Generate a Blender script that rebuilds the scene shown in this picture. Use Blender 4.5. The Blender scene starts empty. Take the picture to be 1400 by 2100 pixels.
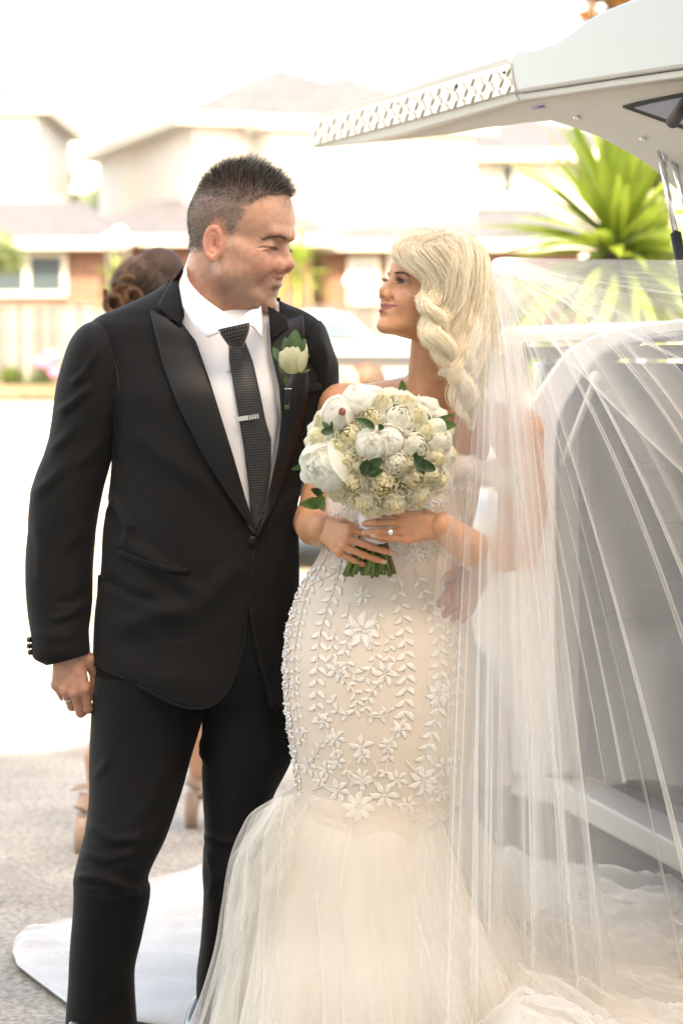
import bpy, bmesh, math, random
import numpy as np
from mathutils import Vector, Matrix, noise
from mathutils.bvhtree import BVHTree
random.seed(7); np.random.seed(7)
SC = bpy.context.scene
COL = SC.collection
R = math.radians
# ------------------------------------------------------------ camera
FPX = 85.0 / 24.0 * 1400.0
PITCH = R(3.63)
CAMZ = 1.41
cd = bpy.data.cameras.new('camera'); cam = bpy.data.objects.new('camera', cd); COL.objects.link(cam)
cam.location = (0, 0, CAMZ); cam.rotation_euler = (R(90) - PITCH, 0, 0)
cd.sensor_fit = 'HORIZONTAL'; cd.sensor_width = 24.0; cd.lens = 85.0
cd.clip_start = 0.05; cd.clip_end = 2000
cd.dof.use_dof = True; cd.dof.focus_distance = 4.62; cd.dof.aperture_fstop = 3.8
SC.camera = cam
# ------------------------------------------------------------ sky, sun, exposure
SUN_EL = 44.0
SUN_AZ = 13.0      # the sun stands behind the camera, this far round to the right
wd = bpy.data.worlds.new('World'); SC.world = wd; wd.use_nodes = True
wn = wd.node_tree; bg = wn.nodes['Background']
sky = wn.nodes.new('ShaderNodeTexSky'); sky.sky_type = 'NISHITA'; sky.sun_disc = False
sky.sun_elevation = R(SUN_EL); sky.sun_rotation = R(180 - SUN_AZ)
sky.air_density = 1.0; sky.dust_density = 2.5; sky.ozone_density = 1.0
wn.links.new(sky.outputs[0], bg.inputs[0]); bg.inputs[1].default_value = 0.15
sl = bpy.data.lights.new('sun', 'SUN'); sl.energy = 2.2; sl.angle = R(0.5); sl.color = (1.0, 0.98, 0.95)
so = bpy.data.objects.new('sun', sl); COL.objects.link(so)
sdir = Vector((math.sin(R(SUN_AZ)) * math.cos(R(SUN_EL)), -math.cos(R(SUN_AZ)) * math.cos(R(SUN_EL)), math.sin(R(SUN_EL))))
so.rotation_euler = sdir.to_track_quat('Z', 'Y').to_euler(); so.location = (20, -30, 40)
SC.view_settings.view_transform = 'Standard'
SC.view_settings.look = 'None'
SC.view_settings.gamma = 1.0
SC.view_settings.use_curve_mapping = False
SC.view_settings.exposure = 2.85
try:
    SC.view_settings.use_white_balance = True; SC.view_settings.white_balance_temperature = 9300; SC.view_settings.white_balance_tint = 12
except Exception: pass
SC.cycles.use_denoising = True
SC.cycles.transparent_max_bounces = 40
SC.cycles.max_bounces = 8; SC.cycles.diffuse_bounces = 6; SC.cycles.transmission_bounces = 6
SC.cycles.sample_clamp_indirect = 8.0
# ------------------------------------------------------------ helpers
_cp, _sp = math.cos(PITCH), math.sin(PITCH)
def W(px, py, Y):
    """the point of the place that stands at distance Y and shows at (px, py) of the 1400x2100 photo"""
    a = (px - 700) / FPX; b = (1050 - py) / FPX
    d = (a, _cp + b * _sp, -_sp + b * _cp)
    t = Y / d[1]
    return Vector((d[0] * t, Y, CAMZ + d[2] * t))
def ray(px, py):
    a = (px - 700) / FPX; b = (1050 - py) / FPX
    return Vector((a, _cp + b * _sp, -_sp + b * _cp)).normalized()
CAMP = Vector((0, 0, CAMZ))
def PX(v):
    """pixel of a world point"""
    x, y, z = v[0], v[1], v[2] - CAMZ
    f = y * _cp - z * _sp; u = y * _sp + z * _cp
    return (700 + FPX * x / f, 1050 - FPX * u / f)
def hit(bvh, px, py):
    h = bvh.ray_cast(CAMP, ray(px, py))
    return (h[0], h[1]) if h[0] is not None else (None, None)
def bvh_of(*obs):
    vs = []; fs = []
    for o in obs:
        n = len(vs); mw = o.matrix_world
        vs += [mw @ v.co for v in o.data.vertices]; fs += [[n + i for i in p.vertices] for p in o.data.polygons]
    return BVHTree.FromPolygons(vs, fs)
def tag(o, label=None, cat=None, group=None, kind=None):
    if label: o['label'] = label
    if cat: o['category'] = cat
    if group: o['group'] = group
    if kind: o['kind'] = kind
    return o
def empty(name, loc, label, cat, group=None):
    o = bpy.data.objects.new(name, None); COL.objects.link(o); o.location = loc
    return tag(o, label, cat, group)
def mesh(name, vs, fs, m=None, parent=None, smooth=True, cols=None, attrs=None, uvs=None):
    me = bpy.data.meshes.new(name)
    me.from_pydata([tuple(v) for v in vs], [], [tuple(int(i) for i in f) for f in fs])
    if smooth and len(me.polygons): me.polygons.foreach_set('use_smooth', [True] * len(me.polygons))
    if cols is not None:
        a = me.color_attributes.new('tint', 'FLOAT_COLOR', 'POINT')
        c = np.ones((len(vs), 4), np.float32); c[:, :3] = cols; a.data.foreach_set('color', c.ravel())
    if attrs:
        for k, v in attrs.items():
            a = me.attributes.new(k, 'FLOAT', 'POINT'); a.data.foreach_set('value', np.asarray(v, np.float32))
    if uvs is not None:
        ul = me.uv_layers.new(name='UVMap'); li = np.zeros(len(me.loops), np.int32); me.loops.foreach_get('vertex_index', li)
        ul.data.foreach_set('uv', np.asarray(uvs, np.float32)[li].ravel())
    me.validate(); me.update()
    o = bpy.data.objects.new(name, me); COL.objects.link(o)
    if m is not None: me.materials.append(m)
    if parent is not None:
        o.parent = parent; o.matrix_parent_inverse = Matrix.Translation(-Vector(parent.location)) if parent.rotation_euler.z == 0 else (Matrix.Translation(parent.location) @ Matrix.Rotation(parent.rotation_euler.z, 4, 'Z')).inverted()
    return o
bpy.context.view_layer.update()
class MB:
    """collects simple solids; build() links them as one mesh object"""
    def __init__(s): s.v = []; s.f = []
    def add(s, vs, fs):
        n = len(s.v); s.v += [Vector(v) for v in vs]; s.f += [[n + i for i in f] for f in fs]
    def box(s, c, d, rz=0.0, rot=None):
        M = rot if rot is not None else Matrix.Rotation(rz, 3, 'Z')
        hx, hy, hz = d[0] / 2, d[1] / 2, d[2] / 2
        vs = [Vector(c) + M @ Vector((sx * hx, sy * hy, sz * hz)) for sx in (-1, 1) for sy in (-1, 1) for sz in (-1, 1)]
        s.add(vs, [(0, 1, 3, 2), (4, 6, 7, 5), (0, 4, 5, 1), (2, 3, 7, 6), (0, 2, 6, 4), (1, 5, 7, 3)])
    def hexa(s, b4, t4):
        s.add(list(b4) + list(t4), [(3, 2, 1, 0), (4, 5, 6, 7), (0, 1, 5, 4), (1, 2, 6, 5), (2, 3, 7, 6), (3, 0, 4, 7)])
    def tube(s, pts, rad, n=8, cap=True, flat=1.0, up=None):
        pts = [Vector(p) for p in pts]; k = len(pts)
        rad = rad if hasattr(rad, '__len__') else [rad] * k
        prev = None; base = len(s.v); rows = []
        for i, p in enumerate(pts):
            t = (pts[min(i + 1, k - 1)] - pts[max(i - 1, 0)]).normalized()
            if prev is None:
                a = Vector(up) if up is not None else (Vector((0, 0, 1)) if abs(t.z) < .9 else Vector((1, 0, 0)))
            else: a = prev
            a = (a - t * a.dot(t)).normalized(); prev = a; b = t.cross(a)
            rows.append([p + a * (math.cos(q) * rad[i] * flat) + b * (math.sin(q) * rad[i]) for q in [2 * math.pi * j / n for j in range(n)]])
        vs = [v for r in rows for v in r]
        fs = [(i * n + j, i * n + (j + 1) % n, (i + 1) * n + (j + 1) % n, (i + 1) * n + j) for i in range(k - 1) for j in range(n)]
        if cap: fs += [tuple(reversed(range(n))), tuple(range((k - 1) * n, k * n))]
        s.add(vs, fs)
    def sphere(s, c, r, n=10, m=6):
        c = Vector(c); r = r if hasattr(r, '__len__') else (r, r, r)
        vs = [c + Vector((0, 0, r[2]))]
        for i in range(1, m):
            a = math.pi * i / m
            vs += [c + Vector((r[0] * math.sin(a) * math.cos(2 * math.pi * j / n), r[1] * math.sin(a) * math.sin(2 * math.pi * j / n), r[2] * math.cos(a))) for j in range(n)]
        vs.append(c - Vector((0, 0, r[2])))
        fs = [(0, 1 + j, 1 + (j + 1) % n) for j in range(n)]
        for i in range(m - 2): fs += [(1 + i * n + j, 1 + (i + 1) * n + j, 1 + (i + 1) * n + (j + 1) % n, 1 + i * n + (j + 1) % n) for j in range(n)]
        L = len(vs) - 1; fs += [(L, 1 + (m - 2) * n + (j + 1) % n, 1 + (m - 2) * n + j) for j in range(n)]
        s.add(vs, fs)
    def prism(s, poly, h, M):
        """poly in the xy plane of frame M (4x4), raised by h along its z"""
        n = len(poly)
        vs = [M @ Vector((p[0], p[1], 0)) for p in poly] + [M @ Vector((p[0], p[1], h)) for p in poly]
        s.add(vs, [tuple(reversed(range(n))), tuple(range(n, 2 * n))] + [(i, (i + 1) % n, n + (i + 1) % n, n + i) for i in range(n)])
    def build(s, name, m=None, parent=None, smooth=False, **k):
        return mesh(name, s.v, s.f, m, parent, smooth, **k)
def grid_faces(nr, nc, wrap=False):
    return [(i * nc + j, i * nc + (j + 1) % nc, (i + 1) * nc + (j + 1) % nc, (i + 1) * nc + j) for i in range(nr - 1) for j in range(nc if wrap else nc - 1)]
def bevel(o, w, seg=2, ang=40):
    md = o.modifiers.new('bevel', 'BEVEL'); md.width = w; md.segments = seg; md.limit_method = 'ANGLE'; md.angle_limit = R(ang); return o
def solid(o, t, off=-1):
    md = o.modifiers.new('solid', 'SOLIDIFY'); md.thickness = t; md.offset = off; return o
def interp(xs, ys, x):
    """smooth (Catmull-Rom like, monotone-safe) interpolation of rows"""
    xs = np.asarray(xs, float); ys = np.asarray(ys, float); x = np.asarray(x, float)
    if ys.ndim == 1: ys = ys[:, None]; one = True
    else: one = False
    d = np.diff(ys, axis=0) / np.diff(xs)[:, None]
    m = np.vstack([d[:1], (d[:-1] + d[1:]) / 2, d[-1:]])
    m[1:-1][d[:-1] * d[1:] <= 0] = 0
    i = np.clip(np.searchsorted(xs, x) - 1, 0, len(xs) - 2); h = xs[i + 1] - xs[i]; t = np.clip((x - xs[i]) / h, 0, 1)[:, None]; h = h[:, None]
    r = (2 * t**3 - 3 * t**2 + 1) * ys[i] + (t**3 - 2 * t**2 + t) * h * m[i] + (-2 * t**3 + 3 * t**2) * ys[i + 1] + (t**3 - t**2) * h * m[i + 1]
    return r[:, 0] if one else r
def resample(pts, n):
    pts = np.asarray([tuple(p) for p in pts], float); s = np.r_[0, np.cumsum(np.linalg.norm(np.diff(pts, axis=0), axis=1))]
    return interp(s, pts, np.linspace(0, s[-1], n))
def lin(pts, n):
    pts = np.asarray([tuple(p) for p in pts], float); s = np.r_[0, np.cumsum(np.linalg.norm(np.diff(pts, axis=0), axis=1))]
    t = np.linspace(0, s[-1], n); return np.stack([np.interp(t, s, pts[:, k]) for k in range(pts.shape[1])], 1)
# ------------------------------------------------------------ materials
def mat(name, col, rough=0.6, spec=0.5, metal=0.0, var=0.0, vscale=8.0, bump=0.0, bscale=60.0, sheen=0.0, sss=0.0, sssr=(1, .3, .15), sscale=0.01, trans=0.0, tint=False, coat=0.0, detail=4.0, coord='Object'):
    m = bpy.data.materials.new(name); m.use_nodes = True; nt = m.node_tree; b = nt.nodes['Principled BSDF']
    b.inputs['Base Color'].default_value = (*col, 1); b.inputs['Roughness'].default_value = rough
    b.inputs['Metallic'].default_value = metal; b.inputs['Specular IOR Level'].default_value = spec
    b.inputs['Sheen Weight'].default_value = sheen; b.inputs['Coat Weight'].default_value = coat
    if sss:
        b.inputs['Subsurface Weight'].default_value = sss; b.inputs['Subsurface Radius'].default_value = sssr; b.inputs['Subsurface Scale'].default_value = sscale
    tc = nt.nodes.new('ShaderNodeTexCoord')
    last = None
    if tint:
        a = nt.nodes.new('ShaderNodeAttribute'); a.attribute_name = 'tint'; last = a.outputs['Color']
    if var:
        n = nt.nodes.new('ShaderNodeTexNoise'); n.inputs['Scale'].default_value = vscale; n.inputs['Detail'].default_value = detail
        nt.links.new(tc.outputs[coord], n.inputs['Vector'])
        mr = nt.nodes.new('ShaderNodeMapRange'); mr.inputs[1].default_value = .3; mr.inputs[2].default_value = .7
        mr.inputs[3].default_value = 1 - var; mr.inputs[4].default_value = 1 + var
        nt.links.new(n.outputs['Fac'], mr.inputs[0])
        mx = nt.nodes.new('ShaderNodeVectorMath'); mx.operation = 'SCALE'
        if last is not None: nt.links.new(last, mx.inputs[0])
        else: mx.inputs[0].default_value = col
        nt.links.new(mr.outputs[0], mx.inputs['Scale']); last = mx.outputs[0]
    if last is not None: nt.links.new(last, b.inputs['Base Color'])
    if bump:
        n2 = nt.nodes.new('ShaderNodeTexNoise'); n2.inputs['Scale'].default_value = bscale; n2.inputs['Detail'].default_value = 3
        nt.links.new(tc.outputs[coord], n2.inputs['Vector'])
        bp = nt.nodes.new('ShaderNodeBump'); bp.inputs['Strength'].default_value = 1.0; bp.inputs['Distance'].default_value = bump
        nt.links.new(n2.outputs['Fac'], bp.inputs['Height']); nt.links.new(bp.outputs[0], b.inputs['Normal'])
    return m
def leaf_mat(name, col, trans=0.35, rough=0.45, var=.25, tint=False, vscale=30):
    """thin leaf or petal: diffuse + translucent"""
    m = mat(name, col, rough, .4, var=var, vscale=vscale, tint=tint); nt = m.node_tree; b = nt.nodes['Principled BSDF']
    t = nt.nodes.new('ShaderNodeBsdfTranslucent'); mx = nt.nodes.new('ShaderNodeMixShader'); mx.inputs[0].default_value = trans
    src = b.inputs['Base Color']
    if src.is_linked: nt.links.new(src.links[0].from_socket, t.inputs[0])
    else: t.inputs[0].default_value = (*col, 1)
    out = nt.nodes['Material Output']
    nt.links.new(b.outputs[0], mx.inputs[1]); nt.links.new(t.outputs[0], mx.inputs[2]); nt.links.new(mx.outputs[0], out.inputs[0])
    return m
def tulle_mat(name, col, op=0.2, trans=.45, power=1.0, fine=900):
    """sheer net: threads cover a share `op` of the cloth seen square on, more at a slant"""
    m = bpy.data.materials.new(name); m.use_nodes = True; nt = m.node_tree; nt.nodes.remove(nt.nodes['Principled BSDF'])
    out = nt.nodes['Material Output']
    d = nt.nodes.new('ShaderNodeBsdfDiffuse'); d.inputs[0].default_value = (*col, 1)
    t = nt.nodes.new('ShaderNodeBsdfTranslucent'); t.inputs[0].default_value = (*col, 1)
    dm = nt.nodes.new('ShaderNodeMixShader'); dm.inputs[0].default_value = trans
    nt.links.new(d.outputs[0], dm.inputs[1]); nt.links.new(t.outputs[0], dm.inputs[2])
    tr = nt.nodes.new('ShaderNodeBsdfTransparent'); mx = nt.nodes.new('ShaderNodeMixShader')
    lw = nt.nodes.new('ShaderNodeLayerWeight'); lw.inputs[0].default_value = 0.5   # facing = 1 - cos
    c = nt.nodes.new('ShaderNodeMath'); c.operation = 'SUBTRACT'; c.inputs[0].default_value = 1.0; nt.links.new(lw.outputs['Facing'], c.inputs[1])
    c2 = nt.nodes.new('ShaderNodeMath'); c2.operation = 'MAXIMUM'; c2.inputs[1].default_value = 0.22; nt.links.new(c.outputs[0], c2.inputs[0])
    dv = nt.nodes.new('ShaderNodeMath'); dv.operation = 'DIVIDE'; dv.inputs[0].default_value = power; nt.links.new(c2.outputs[0], dv.inputs[1])
    pw = nt.nodes.new('ShaderNodeMath'); pw.operation = 'POWER'; pw.inputs[0].default_value = 1 - op; nt.links.new(dv.outputs[0], pw.inputs[1])
    iv = nt.nodes.new('ShaderNodeMath'); iv.operation = 'SUBTRACT'; iv.inputs[0].default_value = 1.0; nt.links.new(pw.outputs[0], iv.inputs[1])
    nt.links.new(iv.outputs[0], mx.inputs[0]); nt.links.new(tr.outputs[0], mx.inputs[1]); nt.links.new(dm.outputs[0], mx.inputs[2])
    nt.links.new(mx.outputs[0], out.inputs[0])
    return m
def hair_mat(name, tint=True):
    m = bpy.data.materials.new(name); m.use_nodes = True; nt = m.node_tree; b = nt.nodes['Principled BSDF']
    b.inputs['Roughness'].default_value = .38; b.inputs['Specular IOR Level'].default_value = .45
    a = nt.nodes.new('ShaderNodeAttribute'); a.attribute_name = 'tint'; nt.links.new(a.outputs['Color'], b.inputs['Base Color'])
    return m
def strands(name, P, rad, cols, m, parent=None):
    """P (n,k,3) strand points, rad (n,k), cols (n,k,3): one object of hair curves"""
    P = np.asarray(P, np.float32); n, k, _ = P.shape
    hc = bpy.data.hair_curves.new(name); hc.add_curves([k] * n)
    hc.attributes['position'].data.foreach_set('vector', P.reshape(-1)) if 'position' in hc.attributes else None
    ra = hc.attributes.get('radius') or hc.attributes.new('radius', 'FLOAT', 'POINT')
    ra.data.foreach_set('value', np.asarray(np.broadcast_to(rad, (n, k)), np.float32).reshape(-1))
    ca = hc.attributes.new('tint', 'FLOAT_COLOR', 'POINT')
    c = np.ones((n, k, 4), np.float32); c[:, :, :3] = cols; ca.data.foreach_set('color', c.reshape(-1))
    hc.materials.append(m)
    o = bpy.data.objects.new(name, hc); COL.objects.link(o)
    if parent is not None: o.parent = parent; o.matrix_parent_inverse = Matrix.Translation(-Vector(parent.location))
    return o
# ============================================================ materials of the setting
M_conc = mat('concrete', (.37, .325, .27), .85, .3, var=.22, vscale=3.0, bump=.004, bscale=70, detail=8)
M_render = mat('cream_render', (.62, .60, .57), .9, .2, var=.05, vscale=.6)
M_render2 = mat('pale_render', (.52, .50, .47), .9, .2, var=.05, vscale=.6)
M_trim = mat('cream_trim', (.48, .46, .41), .7, .3)
M_tile = mat('roof_tile', (.085, .085, .095), .8, .3, var=.25, vscale=5)
M_glassd = mat('window_glass', (.05, .07, .08), .08, .6)
M_glassp = mat('pale_window_glass', (.30, .36, .42), .15, .6)
M_fence = mat('weathered_wood', (.135, .13, .12), .85, .2, var=.22, vscale=3)
M_white = mat('white_paint', (.52, .515, .505), .25, .5, coat=.4)
M_black = mat('black_rubber', (.02, .02, .02), .5, .4)
M_chrome = mat('chrome', (.75, .74, .72), .15, .5, metal=1)
def brick_mat(name):
    m = mat(name, (.30, .12, .075), .9, .2); nt = m.node_tree; b = nt.nodes['Principled BSDF']
    t = nt.nodes.new('ShaderNodeTexBrick'); tc = nt.nodes.new('ShaderNodeTexCoord'); mp = nt.nodes.new('ShaderNodeMapping'); mp.inputs['Rotation'].default_value = (R(90), 0, 0)
    nt.links.new(tc.outputs['Object'], mp.inputs[0]); nt.links.new(mp.outputs[0], t.inputs['Vector'])
    t.inputs['Color1'].default_value = (.17, .065, .042, 1); t.inputs['Color2'].default_value = (.13, .055, .04, 1); t.inputs['Mortar'].default_value = (.24, .20, .16, 1)
    t.inputs['Scale'].default_value = 1; t.inputs['Brick Width'].default_value = .24; t.inputs['Row Height'].default_value = .086; t.inputs['Mortar Size'].default_value = .01
    nt.links.new(t.outputs['Color'], b.inputs['Base Color']); return m
M_brick = brick_mat('red_brick')
# ============================================================ ground (rises gently beyond the shaded apron)
def gz(y): return 0.0 if y < 9.5 else min(0.9, 0.9 * (y - 9.5) / 29.0)
ys = list(np.r_[np.linspace(-40, 3, 8), np.linspace(3.3, 12, 60), np.linspace(12.5, 40, 30), np.linspace(45, 700, 12)])
xs = list(np.r_[-400, -120, -60, -30, -15, np.linspace(-6, 6, 40), 15, 30, 60, 120, 400])
gv = [(x, y, gz(y) + (0.0015 * noise.noise((x * 1.7, y * 1.7, 0)) if abs(x) < 8 and y < 13 else 0)) for y in ys for x in xs]
g = mesh('ground', gv, grid_faces(len(ys), len(xs)), M_conc, smooth=True); tag(g, kind='structure')
# the concrete's own speckle and dark stains
nt = M_conc.node_tree; b = nt.nodes['Principled BSDF']; old = b.inputs['Base Color'].links[0].from_socket
tc = nt.nodes.new('ShaderNodeTexCoord'); v = nt.nodes.new('ShaderNodeTexNoise'); v.inputs['Scale'].default_value = 55; v.inputs['Detail'].default_value = 6; v.inputs['Roughness'].default_value = .75
nt.links.new(tc.outputs['Object'], v.inputs['Vector']); mr = nt.nodes.new('ShaderNodeMapRange'); mr.inputs[1].default_value = .38; mr.inputs[2].default_value = .60; mr.inputs[3].default_value = .50; mr.inputs[4].default_value = 1.2
nt.links.new(v.outputs['Fac'], mr.inputs[0]); sc_ = nt.nodes.new('ShaderNodeVectorMath'); sc_.operation = 'SCALE'; nt.links.new(old, sc_.inputs[0]); nt.links.new(mr.outputs[0], sc_.inputs['Scale']); nt.links.new(sc_.outputs[0], b.inputs['Base Color'])
# garden bed and pale kerb in front of the fence
bed = MB(); bed.box((-6, 37.2, .93), (40, 4.0, .16)); tag(bed.build('garden_bed', mat('mulch', (.20, .15, .10), .95, .1, var=.3, vscale=6)), kind='structure')
# ============================================================ the tall house behind the camera that shades the apron
hb = MB(); hb.box((-1.0, -9.0, 6.1), (34, 9, 12.2))
shade = empty('shading_house', (-1, -9, 0), 'tall pale rendered house standing behind the photographer', 'house')
hb.build('wall', M_render2, shade)
hr = MB(); hr.box((-1, -9, 12.35), (35, 10, .3)); hr.build('roof', M_tile, shade)
# ============================================================ houses
def block(root, c, d, rz, m, name='wall'):
    b = MB(); b.box((c[0], c[1], c[2] + d[2] / 2), d, rz); return b.build(name, m, root)
def hip(root, c, d, rz, ov, h, thick=.22, ridge=None, name='roof'):
    """hip roof on a fascia: c centre of the eave rectangle at eave height"""
    Mz = Matrix.Translation(c) @ Matrix.Rotation(rz, 4, 'Z'); hx, hy = d[0] / 2 + ov, d[1] / 2 + ov
    rl = max(hx - hy, 0.05) if ridge is None else ridge
    e = [(-hx, -hy, thick), (hx, -hy, thick), (hx, hy, thick), (-hx, hy, thick)]; rr = [(-rl, 0, h), (rl, 0, h)]
    if hx < hy: rl = hy - hx; rr = [(0, -rl, h), (0, rl, h)]
    vs = [Mz @ Vector(p) for p in e + rr]
    fs = [(0, 1, 5, 4), (1, 2, 5), (2, 3, 4, 5), (3, 0, 4), (3, 2, 1, 0)] if d[0] >= d[1] else [(0, 1, 4), (1, 2, 5, 4), (2, 3, 5), (3, 0, 4, 5), (3, 2, 1, 0)]
    ro = mesh(name, vs, fs, M_tile, root, False)
    f = MB(); f.box(Mz @ Vector((0, 0, thick / 2 - .004)), (2 * hx - .01, 2 * hy - .01, thick), rz); f.build('eave', M_trim, root)
    # rows of tiles as real courses on the front slope
    return ro
def win(root, c, w, h, rz, glass, nb=1):
    f = MB(); Mx = Matrix.Rotation(rz, 3, 'Z')
    for sx in (-1, 1): f.box(Vector(c) + Mx @ Vector((sx * (w / 2 + .04), 0, 0)), (.09, .16, h + .16), rz)
    for sz in (-1, 1): f.box(Vector(c) + Vector((0, 0, sz * (h / 2 + .04))), (w, .16, .09), rz)
    for i in range(1, nb): f.box(Vector(c) + Mx @ Vector((-w / 2 + w * i / nb, 0, 0)), (.12, .16, h), rz)
    fo = f.build('window', M_trim, root)
    p = MB(); p.box(c, (w, .06, h), rz); p.build('pane', glass, fo)
# centre house: corner towards us at (400, 250), turned 17 degrees
cz = .9; rzc = math.atan2(2.8, 9.0)
Mx = Matrix.Rotation(rzc, 3, 'Z')
corner = Vector((-2.9, 48, cz)); 
hc_ = empty('cream_house', (corner.x + 5, 53, cz), 'large two storey cream rendered house with grey hipped roof behind the man', 'house')
cw, cdp, ch = 4.9, 9.4, 5.1
cc = corner + Mx @ Vector((cw / 2, cdp / 2, 0)); block(hc_, cc, (cw, cdp, ch), rzc, M_render)
hip(hc_, cc + Vector((0, 0, ch)), (cw, cdp), rzc, .45, 1.5)
c2 = corner + Mx @ Vector((1.15 + 2.3, 0.4, 0)); 
block(hc_, corner + Mx @ Vector((3.4, 1.2, 0)), (4.2, 4.4, 4.98), rzc, M_render, 'wing_wall')
hip(hc_, corner + Mx @ Vector((3.4, 1.2, 4.98)), (4.2, 4.4), rzc, .35, 1.35)
win(hc_, corner + Mx @ Vector((3.15, -1.02, 3.85)), .75, .9, rzc, M_glassp)
# low brick front with its long tiled roof
def brick_front(name, x0, x1, Y, ez, label, wins=()):
    a = W(x0, 600, Y); b = W(x1, 600, Y); cx = (a.x + b.x) / 2; w = b.x - a.x
    r = empty(name, (cx, Y + 3, .9), label, 'house')
    block(r, (cx, Y + 2.5, .9), (w, 5, ez - .9), 0, M_brick)
    f = MB(); f.box((cx, Y - .25, ez + .1), (w + 1.0, .5, .2)); f.build('eave', M_trim, r)
    vs = [(cx - w / 2 - .5, Y - .52, ez + .2), (cx + w / 2 + .5, Y - .52, ez + .2), (cx + w / 2 - .6, Y + 3, ez + 1.05), (cx - w / 2 + .6, Y + 3, ez + 1.05), (cx + w / 2 + .5, Y + 5.5, ez + .2), (cx - w / 2 - .5, Y + 5.5, ez + .2)]
    mesh('roof', vs, [(0, 1, 2, 3), (3, 2, 4, 5), (1, 4, 2), (0, 3, 5), (0, 5, 4, 1)], M_tile, r, False)
    for (wx, wy, ww, wh, n, gl) in wins:
        c = W(wx, wy, Y - .05); win(r, (c.x, Y - .02, c.z), ww, wh, 0, gl, n)
    return r
brick_front('brick_house', 215, 640, 46, W(0, 505, 46).z, 'low red brick house wing with grey tiled roof below the cream house')
b2 = brick_front('brick_house', 655, 1190, 47, W(0, 515, 47).z, 'low brick house wing with tiled roof behind the bride', [(745, 575, .45, .75, 1, M_glassp), (830, 560, .5, .9, 1, M_glassp)])
# pale upper storeys behind the bride
r3 = empty('pale_house', (4, 58, .9), 'pale two storey house with narrow upper windows behind the raised car door', 'house')
a = W(862, 300, 55)
block(r3, (a.x + 2.6, 58, .9), (5.2, 6, W(0, 330, 55).z - .9), 0, M_render2); hip(r3, (a.x + 2.6, 58, W(0, 330, 55).z), (5.2, 6), 0, .5, 1.25)
for wx in (878, 1040):
    c = W(wx, 368, 54.9); win(r3, (c.x, 54.97, c.z), .22, .66, 0, M_glassd)
block(r3, (a.x + 8.0, 57, .9), (4.8, 4, W(0, 345, 55).z - .9), 0, M_render2, 'side_wall'); hip(r3, (a.x + 8.0, 57, W(0, 345, 55).z), (4.8, 4), 0, .4, 1.1)
r4 = empty('garage_block', (2.3, 52, .9), 'pale rendered upper storey block between the cream house and the narrow windows', 'house')
a = W(600, 300, 51); bb = W(865, 300, 51)
block(r4, ((a.x + bb.x) / 2, 53.5, .9), (bb.x - a.x, 5, W(0, 262, 51).z - .9), 0, M_render2); hip(r4, ((a.x + bb.x) / 2, 53.5, W(0, 262, 51).z), (bb.x - a.x, 5), 0, .3, .8)
# left house
r5 = empty('pale_house', (-8.6, 52, .9), 'two storey pale house cut off by the left edge of the photo', 'house')
a = W(75, 300, 48); block(r5, (a.x - 3.5, 51, .9), (7, 6, W(0, 232, 48).z - .9), 0, M_render); hip(r5, (a.x - 3.5, 51, W(0, 232, 48).z), (7, 6), 0, .32, 1.2)
r6 = brick_front('brick_house', -260, 205, 43, W(0, 512, 43).z, 'low red brick house with a wide cream framed window at the left edge', [(55, 562, 1.25, .62, 2, M_glassd)])
# roof vent (dark) on the low roof
v_ = MB(); c = W(350, 462, 47.2); v_.hexa([c + Vector(p) for p in ((-.25, -.2, -.12), (.28, -.2, -.12), (.28, .3, -.12), (-.25, .3, -.12))], [c + Vector(p) for p in ((-.2, -.05, .05), (.0, -.05, .18), (.05, .2, .18), (-.2, .2, .05))])
tag(v_.build('roof_vent', mat('dark_vent', (.03, .04, .06), .4)), 'dark roof vent standing on the low grey tiled roof left of the man\'s head', 'vent')
# round white globes on posts that read as bright blobs
M_globe = mat('white_globe', (.85, .85, .82), .3)
for (px, py, s, Y, lb) in ((245, 478, .07, 40, 'white globe on a post, highest of the cluster left of the man'), (222, 494, .07, 40, 'white globe on a post, left one of the cluster left of the man'), (262, 494, .07, 40, 'white globe on a post, right one of the cluster left of the man'), (722, 578, .09, 40, 'white globe on a post on its own between the man and the bride')):
    p = W(px, py, Y); e = empty('globe_post', (p.x, p.y, .95), lb, 'light', 'white globes on posts')
    m_ = MB(); m_.sphere(p, s * 1.6); m_.build('globe', M_globe, e, True); m_ = MB(); m_.tube([(p.x, p.y, .95), p], .03); m_.build('post', M_fence, e)
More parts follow.
